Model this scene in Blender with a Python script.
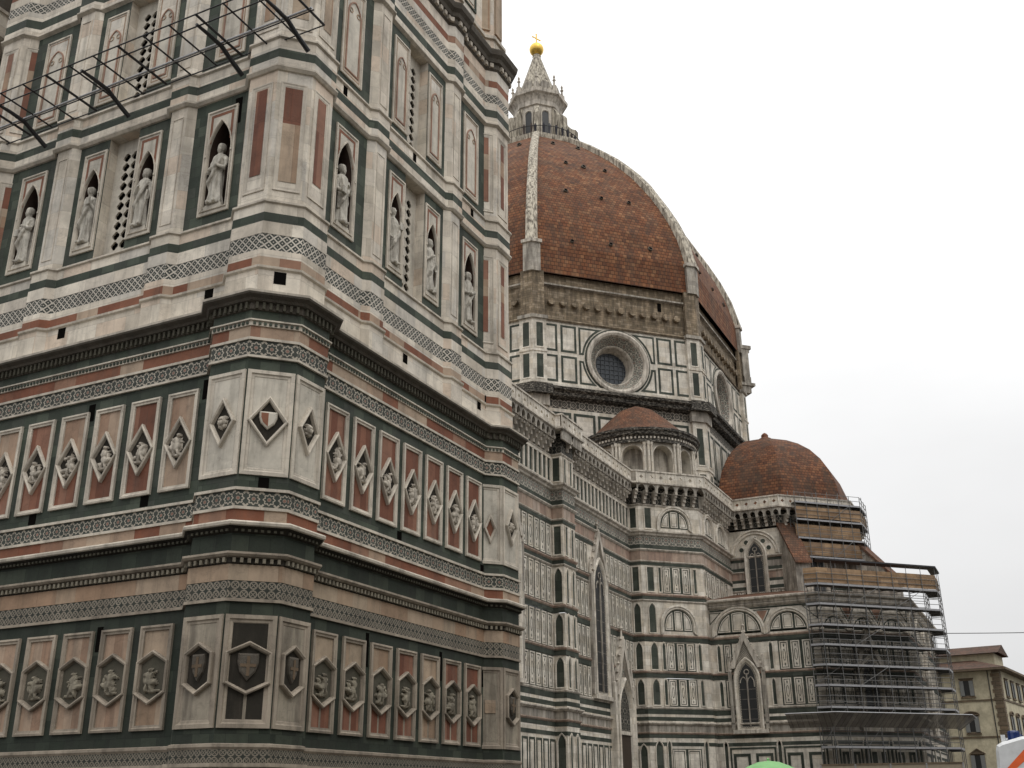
import bpy, math, random
from math import sin, cos, pi, radians, hypot, atan2, sqrt
from mathutils import Vector, Matrix
random.seed(7)
for o in list(bpy.data.objects): bpy.data.objects.remove(o)
SC = bpy.context.scene
COL = SC.collection
GZ = -1.6                      # ground level; the camera's eye is the origin

# ------------------------------------------------------------------ camera
YAW, PIT, ROLL, FPX = 1.1106, 0.3757, -0.0068, 1064.86
fwd = Vector((sin(YAW)*cos(PIT), cos(YAW)*cos(PIT), sin(PIT)))
r0 = Vector((cos(YAW), -sin(YAW), 0)); u0 = r0.cross(fwd)
rr = r0*cos(ROLL)+u0*sin(ROLL); uu = -r0*sin(ROLL)+u0*cos(ROLL)
cd = bpy.data.cameras.new('camera'); cam = bpy.data.objects.new('camera', cd); COL.objects.link(cam)
cam.matrix_world = Matrix(((rr.x, uu.x, -fwd.x, 0), (rr.y, uu.y, -fwd.y, 0), (rr.z, uu.z, -fwd.z, 0), (0, 0, 0, 1)))
cd.sensor_width = 36; cd.lens = FPX/1024*36; cd.clip_end = 5000; cd.clip_start = .1
SC.camera = cam

# ------------------------------------------------------------------ world, sun, exposure
W = bpy.data.worlds.new('World'); SC.world = W; W.use_nodes = True
nt = W.node_tree; nt.nodes.clear()
def wn(t, **k):
    n = nt.nodes.new(t)
    for a, b in k.items(): setattr(n, a, b)
    return n
SUN_EL, SUN_AZ = radians(50), radians(215)      # azimuth clockwise from north
sky = wn('ShaderNodeTexSky', sky_type='NISHITA', sun_disc=False, sun_elevation=SUN_EL, sun_rotation=SUN_AZ, dust_density=5)
bw = wn('ShaderNodeRGBToBW'); nt.links.new(sky.outputs[0], bw.inputs[0])
tc = wn('ShaderNodeTexCoord'); sp = wn('ShaderNodeSeparateXYZ'); nt.links.new(tc.outputs['Generated'], sp.inputs[0])
ramp = wn('ShaderNodeValToRGB'); nt.links.new(sp.outputs[2], ramp.inputs[0])
cr = ramp.color_ramp; cr.elements[0].position = 0; cr.elements[0].color = (.60, .60, .61, 1)
cr.elements[1].position = .95; cr.elements[1].color = (2.02, 2.0, 1.95, 1)
for p_, v_ in ((.12, .73), (.26, .90), (.38, 1.03), (.55, 1.25)):
    e = cr.elements.new(p_); e.color = (v_, v_*1.002, v_*1.006, 1)
noi = wn('ShaderNodeTexNoise'); noi.inputs['Scale'].default_value = 2.2; noi.inputs['Detail'].default_value = 5
mp = wn('ShaderNodeMapping'); mp.inputs['Scale'].default_value = (1, 1, 2.5)
nt.links.new(tc.outputs['Generated'], mp.inputs[0]); nt.links.new(mp.outputs[0], noi.inputs[0])
mr = wn('ShaderNodeMapRange'); mr.inputs['From Min'].default_value = .3; mr.inputs['From Max'].default_value = .7
mr.inputs['To Min'].default_value = .94; mr.inputs['To Max'].default_value = 1.06; nt.links.new(noi.outputs[0], mr.inputs[0])
vm = wn('ShaderNodeVectorMath', operation='SCALE'); nt.links.new(ramp.outputs[0], vm.inputs[0]); nt.links.new(mr.outputs[0], vm.inputs['Scale'])
mx = wn('ShaderNodeVectorMath', operation='SCALE'); nt.links.new(bw.outputs[0], mx.inputs[0]); mx.inputs['Scale'].default_value = .006
ad = wn('ShaderNodeVectorMath', operation='ADD'); nt.links.new(vm.outputs[0], ad.inputs[0]); nt.links.new(mx.outputs[0], ad.inputs[1])
bg = wn('ShaderNodeBackground'); nt.links.new(ad.outputs[0], bg.inputs[0]); bg.inputs[1].default_value = 1.0
wo = wn('ShaderNodeOutputWorld'); nt.links.new(bg.outputs[0], wo.inputs[0])
sl = bpy.data.lights.new('sun', 'SUN'); sl.energy = .55; sl.angle = radians(35); sl.color = (1, .97, .92)
so = bpy.data.objects.new('sun', sl); COL.objects.link(so)
sd = Vector((sin(SUN_AZ)*cos(SUN_EL), cos(SUN_AZ)*cos(SUN_EL), sin(SUN_EL)))
so.rotation_euler = (-sd).to_track_quat('-Z', 'Y').to_euler()
vs = SC.view_settings; vs.view_transform = 'Standard'; vs.look = 'None'; vs.exposure = 0.0; vs.gamma = 1; vs.use_curve_mapping = False

# ------------------------------------------------------------------ materials
class E:                                   # tiny expression wrapper over Math nodes
    t = None
    def __init__(s, sock): s.s = sock
    @staticmethod
    def m(op, a, b=None, c=None):
        n = E.t.nodes.new('ShaderNodeMath'); n.operation = op
        for i, x in enumerate((a, b, c)):
            if x is None: continue
            if isinstance(x, E): E.t.links.new(x.s, n.inputs[i])
            else: n.inputs[i].default_value = x
        return E(n.outputs[0])
    def __add__(a, b): return E.m('ADD', a, b)
    def __sub__(a, b): return E.m('SUBTRACT', a, b)
    def __mul__(a, b): return E.m('MULTIPLY', a, b)
    def __truediv__(a, b): return E.m('DIVIDE', a, b)
    def fr(a): return E.m('FRACT', a)
    def fl(a): return E.m('FLOOR', a)
    def ab(a): return E.m('ABSOLUTE', a)
    def lt(a, b): return E.m('LESS_THAN', a, b)
    def gt(a, b): return E.m('GREATER_THAN', a, b)
    def mx(a, b): return E.m('MAXIMUM', a, b)
    def mn(a, b): return E.m('MINIMUM', a, b)
def newmat(name):
    m = bpy.data.materials.new(name); m.use_nodes = True; t = m.node_tree; t.nodes.clear()
    E.t = t
    b = t.nodes.new('ShaderNodeBsdfPrincipled'); o = t.nodes.new('ShaderNodeOutputMaterial')
    t.links.new(b.outputs[0], o.inputs[0]); return m, t, b
def uvs(t):
    n = t.nodes.new('ShaderNodeUVMap'); n.uv_map = 'UVMap'
    s = t.nodes.new('ShaderNodeSeparateXYZ'); t.links.new(n.outputs[0], s.inputs[0])
    return E(s.outputs[0]), E(s.outputs[1])
def wpos(t, sc=(1, 1, 1)):
    g = t.nodes.new('ShaderNodeNewGeometry'); m = t.nodes.new('ShaderNodeVectorMath'); m.operation = 'MULTIPLY'
    t.links.new(g.outputs['Position'], m.inputs[0]); m.inputs[1].default_value = sc; return m.outputs[0]
def noise(t, sc, scale=1, detail=4, rough=.6):
    n = t.nodes.new('ShaderNodeTexNoise'); t.links.new(wpos(t, sc), n.inputs[0])
    n.inputs['Scale'].default_value = scale; n.inputs['Detail'].default_value = detail; n.inputs['Roughness'].default_value = rough
    return E(n.outputs[0])
def mixc(t, f, a, b):
    n = t.nodes.new('ShaderNodeMix'); n.data_type = 'RGBA'
    if isinstance(f, E): t.links.new(f.s, n.inputs[0])
    else: n.inputs[0].default_value = f
    for i, x in ((6, a), (7, b)):
        if isinstance(x, (tuple, list)): n.inputs[i].default_value = (*x, 1)
        else: t.links.new(x, n.inputs[i])
    return n.outputs[2]
def mulc(t, c, f):
    n = t.nodes.new('ShaderNodeVectorMath'); n.operation = 'SCALE'
    if isinstance(c, (tuple, list)): n.inputs[0].default_value = c
    else: t.links.new(c, n.inputs[0])
    t.links.new(f.s, n.inputs['Scale']); return n.outputs[0]
def white2(t, a, b, seed=0.):
    c = t.nodes.new('ShaderNodeCombineXYZ'); t.links.new(a.s, c.inputs[0]); t.links.new(b.s, c.inputs[1]); c.inputs[2].default_value = seed
    n = t.nodes.new('ShaderNodeTexWhiteNoise'); t.links.new(c.outputs[0], n.inputs[0]); return E(n.outputs[0])
def mrange(v, a, b, c, d):
    n = E.t.nodes.new('ShaderNodeMapRange'); E.t.links.new(v.s, n.inputs[0])
    for i, x in enumerate((a, b, c, d)): n.inputs[i+1].default_value = x
    return E(n.outputs[0])
def bl0(t): return noise(t, (1, 1, 1), .35, 2, .5)
def finish(t, b, col, rough=.75, dirt=.35, grime=(.09, .075, .06), bump=.15, dscale=1., cut=.52):
    # weathering: patchy grime and rain streaks of their own shape
    st = noise(t, (2.6*dscale, 2.6*dscale, .35*dscale), 1, 6, .65)
    f = mrange(st, cut-.03, cut+.15, 0, dirt)
    run = noise(t, (7*dscale, 7*dscale, .45*dscale), 1, 3, .5); spot = noise(t, (1, 1, 1), 6*dscale, 5, .8)
    f = f.mx(mrange(run, .61, .74, 0, dirt*.9)*mrange(bl0(t), .4, .6, .2, 1)).mx(mrange(spot, .66, .78, 0, dirt*.8))
    c2 = mixc(t, f, col, grime)
    bl = noise(t, (1, 1, 1), .9*dscale, 6, .7)
    c3 = mulc(t, c2, mrange(bl, .36, .64, .78, 1.16)*mrange((noise(t, (1, 1, 1.6), .8, 5, .6)-.5).ab(), .0, .012, .84, 1))
    t.links.new(c3, b.inputs['Base Color']); b.inputs['Roughness'].default_value = rough
    b.inputs['Specular IOR Level'].default_value = .25
    if bump:
        bn = t.nodes.new('ShaderNodeBump'); bn.inputs['Strength'].default_value = bump; bn.inputs['Distance'].default_value = .03
        nn = noise(t, (1, 1, 1), 14*dscale, 4, .7); t.links.new(nn.s, bn.inputs['Height']); t.links.new(bn.outputs[0], b.inputs['Normal'])
def blocks(name, cols, w, h, joint=.55, dirt=.35, bump=.15, off=.5, rough=.75, jw=.012, vj=True, cut=.52, grime=(.09, .075, .06)):
    m, t, b = newmat(name); u, v = uvs(t)
    row = (v/h).fl(); uu_ = u/w + white2(t, row, row, 3.)*off*2
    cell = white2(t, uu_.fl(), row)
    rp = t.nodes.new('ShaderNodeValToRGB'); t.links.new(cell.s, rp.inputs[0]); rp.color_ramp.interpolation = 'CONSTANT'
    el = rp.color_ramp.elements; n = len(cols)
    el[0].color = (*cols[0], 1); el[0].position = 0; el[1].color = (*cols[-1], 1); el[1].position = (n-1)/n
    for i in range(1, n-1):
        q = el.new(i/n); q.color = (*cols[i], 1)
    c = rp.outputs[0]
    j = (uu_.fr()*w).lt(jw)
    if vj: j = j.mx(((v/h).fr()*h).lt(jw))
    c = mulc(t, c, mrange(j, 0, 1, 1, joint))
    finish(t, b, c, rough, dirt, grime, bump, cut=cut); return m
def pattern(name, kind, cell, dark, light, third=None, voff=0., dirt=.3):
    m, t, b = newmat(name); u, v = uvs(t); v = v - voff
    if kind == 'star':
        x = (u/cell).fr() - .5; y = (v/cell).fr() - .5
        r = E.m('SQRT', x*x + y*y); th = E.m('ARCTAN2', y, x)
        rad = E.m('COSINE', th*8.)*.045 + .33
        f = (r - rad).ab().lt(.046)
        f = f.mx(r.gt(.47)*((x.ab() - y.ab()).ab().lt(.09)))
        f = f.mx(r.lt(.13)*r.gt(.07)*.7)
        c = mixc(t, f, dark, light)
        if third: c = mixc(t, r.lt(.10), c, third)
    elif kind == 'diamond':
        a = ((u + v)/cell).fr() - .5; d = ((u - v)/cell).fr() - .5
        f = a.ab().gt(.385).mx(d.ab().gt(.385)).mx((a.ab().mx(d.ab())).lt(.10))
        c = mixc(t, f, dark, light)
    elif kind == 'mesh':
        x = (u/cell).fr() - .5; y = (v/cell).fr() - .5
        r = E.m('SQRT', x*x + y*y)
        f = (r - .40).ab().lt(.07).mx((x.ab()-y.ab()).ab().lt(.07)*r.lt(.34)).mx((x.ab().mn(y.ab())).lt(.05)*r.gt(.3))
        c = mixc(t, f, dark, light)
    elif kind == 'dent':
        f = (u/cell).fr().lt(.5); c = mixc(t, f, dark, light)
    finish(t, b, c, .75, dirt); return m
def plain(name, col, rough=.7, dirt=.2, bump=.1, metal=0, cut=.52, dscale=1.):
    m, t, b = newmat(name); finish(t, b, col, rough, dirt, bump=bump, cut=cut, dscale=dscale); b.inputs['Metallic'].default_value = metal; return m
def simple(name, col, rough=.6, metal=0):
    m, t, b = newmat(name); n = noise(t, (1, 1, 1), 5, 3)
    t.links.new(mulc(t, col, mrange(n, .3, .7, .9, 1.1)), b.inputs['Base Color']); b.inputs['Roughness'].default_value = rough; b.inputs['Metallic'].default_value = metal; return m
def tiles(name, cols, w, h, dirt=.45):
    m, t, b = newmat(name); u, v = uvs(t); row = (v/h).fl(); x = u/w + (row*.5).fr()
    cell = white2(t, x.fl(), row)
    rp = t.nodes.new('ShaderNodeValToRGB'); t.links.new(cell.s, rp.inputs[0]); el = rp.color_ramp.elements
    el[0].color = (*cols[0], 1); el[1].color = (*cols[-1], 1)
    for i in range(1, len(cols)-1):
        q = el.new(i/(len(cols)-1)); q.color = (*cols[i], 1)
    j = (x.fr().lt(.13)).mx((v/h).fr().lt(.20))
    c = mulc(t, rp.outputs[0], mrange(j, 0, 1, 1, .36))
    finish(t, b, c, .85, dirt, (.055, .045, .035), .2, dscale=.35, cut=.47); return m

def sooty(name, cut=.36):
    m, t, b = newmat(name)
    a = noise(t, (2.2, 2.2, 6.), 1.3, 8, .8); c = mixc(t, mrange(a, cut, cut+.16, 0, 1), (.34, .31, .26), (.022, .02, .018))
    finish(t, b, c, .9, .5, (.02, .018, .015), .4, cut=.5); return m
M = {}
WH = [(.60, .535, .45), (.50, .445, .37), (.67, .61, .52), (.57, .515, .44), (.58, .48, .385), (.62, .56, .47), (.54, .50, .44)]
M['white'] = blocks('white_marble', WH, 1.15, .62, .72, .35)
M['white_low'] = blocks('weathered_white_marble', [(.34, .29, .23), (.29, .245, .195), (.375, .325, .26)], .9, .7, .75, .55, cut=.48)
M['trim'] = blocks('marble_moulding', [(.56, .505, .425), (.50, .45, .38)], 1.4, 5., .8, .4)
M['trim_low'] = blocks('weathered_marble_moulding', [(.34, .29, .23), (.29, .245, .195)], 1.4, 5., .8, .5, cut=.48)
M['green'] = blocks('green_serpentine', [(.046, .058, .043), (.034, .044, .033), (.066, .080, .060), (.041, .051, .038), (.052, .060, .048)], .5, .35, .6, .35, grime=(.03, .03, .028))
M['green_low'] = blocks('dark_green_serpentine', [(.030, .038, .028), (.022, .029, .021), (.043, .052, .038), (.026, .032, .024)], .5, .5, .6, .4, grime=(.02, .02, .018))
M['red'] = blocks('red_marble', [(.22, .078, .042), (.26, .10, .058), (.19, .07, .04), (.32, .17, .11)], .55, 3., .7, .3)
M['redpink'] = blocks('red_and_pink_marble', [(.185, .070, .040), (.35, .25, .18), (.21, .088, .052), (.20, .078, .045), (.38, .29, .215), (.27, .15, .10)], .85, 3., .75, .3)
M['pink'] = blocks('pink_marble', [(.34, .25, .175), (.29, .20, .135), (.38, .29, .21), (.31, .205, .135), (.35, .275, .20)], .7, 3., .8, .4)
M['pinkfield'] = blocks('pink_marble_field', [(.35, .245, .175), (.30, .195, .135), (.38, .28, .205)], .28, 9., .8, .4)
M['redfield'] = blocks('red_marble_field', [(.175, .070, .043), (.21, .092, .058), (.15, .060, .037), (.24, .12, .08)], .28, 9., .7, .3)
M['rust'] = plain('rust_marble_inlay', (.20, .085, .05), .7, .2)
M['shieldcross'] = plain('shield_cross_stone', (.12, .085, .055), .8, .5, .2)
M['cream'] = plain('cream_marble_slab', (.52, .48, .41), .7, .4, .08)
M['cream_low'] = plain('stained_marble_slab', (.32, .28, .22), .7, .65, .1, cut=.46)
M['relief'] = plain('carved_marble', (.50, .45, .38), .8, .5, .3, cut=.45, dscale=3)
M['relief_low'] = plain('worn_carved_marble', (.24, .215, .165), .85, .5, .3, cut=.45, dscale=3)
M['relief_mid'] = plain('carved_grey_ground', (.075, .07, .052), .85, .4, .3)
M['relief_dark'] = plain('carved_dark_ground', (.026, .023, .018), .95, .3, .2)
M['statue'] = plain('statue_marble', (.50, .47, .41), .75, .55, .3, cut=.47, dscale=3)
M['niche'] = plain('niche_interior', (.05, .03, .023), .8, .4, .1)
M['black'] = simple('painted_hole_shade', (.006, .0055, .005), 1.); M['black'].node_tree.nodes['Principled BSDF'].inputs['Specular IOR Level'].default_value = 0  # black paint for the shade inside holes and openings
M['p_star'] = pattern('star_inlay', 'star', .37, (.05, .058, .05), (.39, .35, .29), (.24, .13, .10), 6.715)
M['p_star2'] = pattern('star_inlay_upper', 'star', .395, (.05, .055, .048), (.40, .36, .30), (.24, .14, .11), 10.65)
M['p_dia'] = pattern('lattice_inlay', 'diamond', .235, (.045, .05, .045), (.50, .46, .40), None, 13.81)
M['p_mesh'] = pattern('mesh_inlay', 'mesh', .21, (.032, .036, .03), (.23, .20, .16), None, 4.5)
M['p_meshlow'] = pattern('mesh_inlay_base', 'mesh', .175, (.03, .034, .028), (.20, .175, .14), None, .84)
M['tile'] = tiles('dome_tiles', [(.125, .047, .022), (.175, .068, .030), (.21, .088, .040), (.145, .053, .025), (.26, .125, .06), (.10, .040, .022)], .50, .50, .42)
M['tile_s'] = tiles('roof_tiles', [(.115, .050, .028), (.15, .066, .036), (.19, .092, .052), (.09, .042, .026)], .3, .36, .55)
M['rib'] = plain('rib_marble', (.53, .48, .39), .8, .95, .5, cut=.46, dscale=1.6)
M['brownpink'] = plain('brown_pink_marble', (.29, .17, .12), .7, .3)
M['cw'] = blocks('cathedral_white_marble', [(.61, .56, .48), (.53, .48, .405), (.66, .61, .53), (.57, .51, .42), (.59, .545, .47)], 1.3, .6, .7, .34, cut=.50, jw=.02)
M['cwg'] = blocks('grimy_cathedral_marble', [(.38, .35, .30), (.32, .29, .25), (.43, .39, .33)], 1.3, .6, .7, .65, cut=.45, jw=.02)
M['ctrim'] = plain('cathedral_moulding', (.54, .49, .42), .8, .6, .2, cut=.48)
M['cg'] = blocks('cathedral_green_marble', [(.046, .054, .042), (.035, .042, .033), (.062, .070, .056)], .9, .8, .6, .35, grime=(.03, .03, .025))
M['cpink'] = blocks('cathedral_pink_marble', [(.36, .27, .21), (.32, .225, .175), (.40, .32, .26)], 1.3, 3., .8, .45, cut=.48)
M['cpat'] = pattern('cathedral_inlay_frieze', 'star', .7, (.14, .14, .12), (.42, .38, .32), (.3, .16, .12), 23.7, .5)
M['cpatgrim'] = pattern('grimy_inlay_frieze', 'star', 1.05, (.05, .048, .04), (.33, .29, .24), None, 40.23, .6)
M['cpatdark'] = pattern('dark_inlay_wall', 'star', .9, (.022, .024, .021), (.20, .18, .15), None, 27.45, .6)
M['rough'] = blocks('rough_brown_masonry', [(.25, .19, .125), (.19, .145, .095), (.30, .23, .155), (.22, .17, .11), (.34, .27, .19)], .7, .28, .5, .55, 1., cut=.42, grime=(.05, .04, .028), jw=.03)
M['grime'] = plain('grimy_and_shaded_stone', (.10, .09, .075), .9, .7, .6, cut=.42, dscale=2)  # dark stone; below the tower ledge it also paints in the cornice shadow
M['sooty'] = sooty('sooty_marble')
M['sooty2'] = sooty('sooty_tower_marble', .50)
M['glass'] = simple('leaded_glass', (.016, .017, .018), .45)
M['oculusglass'] = simple('oculus_glass', (.02, .026, .034), .3)
M['lead'] = plain('lead_mullion', (.10, .11, .12), .6, .2)
M['gold'] = simple('gilded_copper', (.72, .47, .10), .28, .85)
M['iron'] = simple('dark_iron', (.022, .022, .024), .5, .3)
M['steel'] = simple('galvanised_pipe', (.32, .32, .33), .4, .6)
M['scafpipe'] = simple('scaffold_pipe', (.12, .118, .115), .55, .3)
M['deck'] = simple('scaffold_deck_metal', (.27, .27, .28), .6, .1)
M['wood'] = blocks('scaffold_boards', [(.27, .175, .10), (.22, .14, .08), (.33, .22, .13), (.25, .17, .11)], 2.0, .42, .55, .2, jw=.03)
M['net'] = blocks('debris_canopy', [(.20, .18, .155), (.15, .135, .12), (.24, .215, .185)], .5, 9., .4, .3, jw=.05)
M['net'].node_tree.nodes['Principled BSDF'].inputs['Alpha'].default_value = .86
M['stucco'] = plain('cream_stucco', (.46, .415, .30), .9, .15, .05, cut=.55)
M['stone'] = blocks('brown_quoin_stone', [(.155, .115, .075), (.125, .095, .065)], 1.4, .55, .5, .2, jw=.06)
M['shutter'] = simple('grey_shutter', (.16, .165, .16), .7)
M['vanwhite'] = simple('white_van_paint', (.62, .63, .64), .25)
M['orange'] = simple('orange_stripe', (.75, .12, .02), .3)
M['blue'] = simple('blue_beacon', (.012, .03, .12), .15)
M['rubber'] = simple('black_rubber', (.02, .02, .02), .8)
M['umb'] = simple('green_canvas', (.20, .42, .17), .8)
M['tile_old'] = tiles('old_roof_tiles', [(.085, .045, .032), (.11, .058, .04), (.13, .075, .052), (.065, .038, .028)], .3, .36, .5)
M['shade_sheet'] = simple('painted_scaffold_shade', (.03, .03, .028), .9); M['shade_sheet'].node_tree.nodes['Principled BSDF'].inputs['Alpha'].default_value = .32  # dark see-through colour that paints the shade behind the scaffold tubes
M['pave'] = blocks('stone_paving', [(.10, .095, .088), (.08, .076, .07), (.12, .115, .105)], .8, .5, .6, .3)
M['hoard'] = simple('hoarding_panel', (.30, .25, .185), .8)
M['cloth'] = [simple('crowd_cloth_%s' % n, c, .9) for n, c in (('dark', (.03, .03, .04)), ('grey', (.08, .08, .09)), ('brown', (.07, .05, .04)))]

# ------------------------------------------------------------------ mesh builder
class MB:
    def __init__(s): s.v = []; s.f = []; s.m = []; s.uv = []; s.sm = []
    def face(s, pts, mi=0, uv=None, smooth=False):
        i = len(s.v); s.v += [tuple(p) for p in pts]; s.f.append(tuple(range(i, i+len(pts)))); s.m.append(mi); s.sm.append(smooth)
        if uv is None:
            a = Vector(pts[0]); n = Vector((0, 0, 0))
            for k in range(1, len(pts)-1): n += (Vector(pts[k])-a).cross(Vector(pts[k+1])-a)
            if n.length < 1e-12: n = Vector((0, 0, 1))
            n.normalize()
            if abs(n.z) > .98: uv = [(p[0], p[1]) for p in pts]
            else:
                t = Vector((0, 0, 1)).cross(n).normalized(); w = n.cross(t)
                if abs(n.z) < .5: uv = [(Vector(p).dot(t), p[2]) for p in pts]
                else: uv = [(Vector(p).dot(t), Vector(p).dot(w)) for p in pts]
        s.uv.append(uv)
    def build(s, name, mats, parent=None, weld=False):
        me = bpy.data.meshes.new(name); me.from_pydata(s.v, [], s.f)
        for m in (mats if isinstance(mats, (list, tuple)) else [mats]): me.materials.append(M[m] if isinstance(m, str) else m)
        me.polygons.foreach_set('material_index', s.m); me.polygons.foreach_set('use_smooth', s.sm)
        l = me.uv_layers.new(name='UVMap'); l.data.foreach_set('uv', [c for f in s.uv for p in f for c in p])
        if weld:
            import bmesh
            bm = bmesh.new(); bm.from_mesh(me); bmesh.ops.remove_doubles(bm, verts=bm.verts, dist=1e-4); bm.to_mesh(me); bm.free()
        me.update(); o = bpy.data.objects.new(name, me); COL.objects.link(o)
        if parent is not None: setparent(o, parent)
        return o
def chain_loc(p):
    v = Vector((0, 0, 0))
    while p is not None: v += p.location; p = p.parent
    return v
def setparent(o, p):
    o.parent = p; o.matrix_parent_inverse = Matrix.Translation(-p.location) if p.type == 'EMPTY' else Matrix()     # so that child coordinates stay world coordinates
def tag(o, label=None, cat=None, group=None, kind=None):
    if label: o['label'] = label
    if cat: o['category'] = cat
    if group: o['group'] = group
    if kind: o['kind'] = kind
    return o
def thing(name, loc, label, cat, group=None):
    o = bpy.data.objects.new(name, None); o.location = loc; o.empty_display_size = .3; COL.objects.link(o); return tag(o, label, cat, group)
# a wall frame: u along the wall, v up, n outward
class F:
    def __init__(s, o, u, n): s.o = Vector((o[0], o[1], 0)); s.u = Vector((u[0], u[1], 0)).normalized(); s.n = Vector((n[0], n[1], 0)).normalized()
    def __call__(s, u, v, n=0.): return s.o + s.u*u + s.n*n + Vector((0, 0, v))
def seg(a, b):                       # frame of a path segment, outward = right-hand side
    a = Vector(a); b = Vector(b); d = (b-a).normalized(); return F(a, d, (d.y, -d.x)), (b-a).length
def box(mb, fr, u0, u1, v0, v1, n0, n1, mi=0):
    P = lambda a, b, c: fr(a, b, c)
    mb.face([P(u0, v0, n1), P(u1, v0, n1), P(u1, v1, n1), P(u0, v1, n1)], mi)
    mb.face([P(u1, v0, n0), P(u0, v0, n0), P(u0, v1, n0), P(u1, v1, n0)], mi)
    mb.face([P(u0, v0, n0), P(u0, v0, n1), P(u0, v1, n1), P(u0, v1, n0)], mi)
    mb.face([P(u1, v0, n1), P(u1, v0, n0), P(u1, v1, n0), P(u1, v1, n1)], mi)
    mb.face([P(u0, v1, n1), P(u1, v1, n1), P(u1, v1, n0), P(u0, v1, n0)], mi)
    mb.face([P(u0, v0, n0), P(u1, v0, n0), P(u1, v0, n1), P(u0, v0, n1)], mi)
def inset(poly, d):
    out = []; n = len(poly)
    for i in range(n):
        a, b, c = Vector(poly[i-1]), Vector(poly[i]), Vector(poly[(i+1) % n])
        e1 = (b-a); e2 = (c-b)
        if e1.length < 1e-9 or e2.length < 1e-9: out.append(tuple(b)); continue
        e1.normalize(); e2.normalize(); n1 = Vector((-e1.y, e1.x)); n2 = Vector((-e2.y, e2.x)); m = n1+n2
        k = m.length_squared
        m = m*(2/k) if k > .2 else m
        out.append(tuple(b+m*d))
    return out
def sweep(mb, fr, poly, prof, mi=0, cap=None, skip=()):
    lo = min(p[1] for p in poly) if skip else -1e9
    rings = [[(p[0], max(p[1], lo), h) for p in inset(poly, d)] for d, h in prof]
    n = len(poly)
    for a, b in zip(rings, rings[1:]):
        for i in range(n):
            if i in skip: continue
            j = (i+1) % n; mb.face([fr(*a[i]), fr(*a[j]), fr(*b[j]), fr(*b[i])], mi)
    if cap is not None: mb.face([fr(*p) for p in rings[-1]], cap)
def rect(u0, u1, v0, v1): return [(u0, v0), (u1, v0), (u1, v1), (u0, v1)]
def diamond(c, v, w, h): return [(c, v-h), (c+w, v), (c, v+h), (c-w, v)]
def hexa(c, v, w, h, s): return [(c, v-h), (c+w, v-h+s), (c+w, v+h-s), (c, v+h), (c-w, v+h-s), (c-w, v-h+s)]
def pointed(u0, u1, v0, vs, k=1.1, n=7):       # pointed arch outline, counter-clockwise
    c = (u0+u1)/2; w = u1-u0; R = w*k; cx1 = u1-R; cx0 = u0+R
    a1 = math.acos((c-cx1)/R); pts = [(u0, v0), (u1, v0)]
    pts += [(cx1+R*cos(a1*i/n), vs+R*sin(a1*i/n)) for i in range(n+1)]
    pts += [(cx0-R*cos(a1*i/n), vs+R*sin(a1*i/n)) for i in range(n-1, -1, -1)]
    return pts
def roundarch(u0, u1, v0, vs, n=14):
    c = (u0+u1)/2; r = (u1-u0)/2; pts = [(u0, v0), (u1, v0)]
    return pts + [(c+r*cos(pi*i/n), vs+r*sin(pi*i/n)) for i in range(n+1) if not (i == 0 and vs <= v0) and not (i == n and vs <= v0)]
def circle(c, v, r, n=24): return [(c+r*cos(2*pi*i/n), v+r*sin(2*pi*i/n)) for i in range(n)]
def hit(poly, c, d):
    best = None
    for i in range(len(poly)):
        a = poly[i]; b = poly[(i+1) % len(poly)]; ex, ey = b[0]-a[0], b[1]-a[1]
        den = d[0]*ey-d[1]*ex
        if abs(den) < 1e-12: continue
        t = ((a[0]-c[0])*ey-(a[1]-c[1])*ex)/den; s_ = ((a[0]-c[0])*d[1]-(a[1]-c[1])*d[0])/den
        if t > 1e-9 and -1e-4 <= s_ <= 1+1e-4 and (best is None or t < best): best = t
    if best is None:
        q = max(poly, key=lambda p: ((p[0]-c[0])*d[0]+(p[1]-c[1])*d[1])/(hypot(p[0]-c[0], p[1]-c[1])+1e-9)); return q
    return (c[0]+d[0]*best, c[1]+d[1]*best)
def plate(mb, fr, outer, hole, n=0., mi=0, depth=None, dmi=None, centre=None):
    c = centre or (sum(p[0] for p in hole)/len(hole), sum(p[1] for p in hole)/len(hole))
    ang = sorted(set(round(atan2(p[1]-c[1], p[0]-c[0]), 6) for p in list(outer)+list(hole)))
    O = [hit(outer, c, (cos(a), sin(a))) for a in ang]; H = [hit(hole, c, (cos(a), sin(a))) for a in ang]
    k = len(ang)
    for i in range(k):
        j = (i+1) % k; pts = [fr(*H[i], n), fr(*O[i], n), fr(*O[j], n), fr(*H[j], n)]
        mb.face(pts, mi)
        if depth is not None: mb.face([fr(*H[i], n), fr(*H[j], n), fr(*H[j], n-depth), fr(*H[i], n-depth)], mi if dmi is None else dmi)
def offpath(path, d, closed):
    out = []; n = len(path)
    for i in range(n):
        b = Vector(path[i])
        a = Vector(path[i-1]) if (closed or i > 0) else None; c = Vector(path[(i+1) % n]) if (closed or i < n-1) else None
        e1 = (b-a).normalized() if a is not None else (c-b).normalized(); e2 = (c-b).normalized() if c is not None else e1
        n1 = Vector((e1.y, -e1.x)); n2 = Vector((e2.y, -e2.x)); m = n1+n2; m = m*(2/max(m.length_squared, .5))
        out.append(b+m*d)
    return out
def course(mb, path, prof, mi=0, closed=False, cap=False):
    rings = [[(p.x, p.y, z) for p in offpath(path, o, closed)] for o, z in prof]
    n = len(path)
    for k, (a, b) in enumerate(zip(rings, rings[1:])):
        for i in range(n if closed else n-1):
            j = (i+1) % n; mb.face([a[i], a[j], b[j], b[i]], mi[k] if isinstance(mi, (list, tuple)) else mi)
    if cap: mb.face(rings[-1], mi if not isinstance(mi, (list, tuple)) else mi[-1])
    return rings
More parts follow.
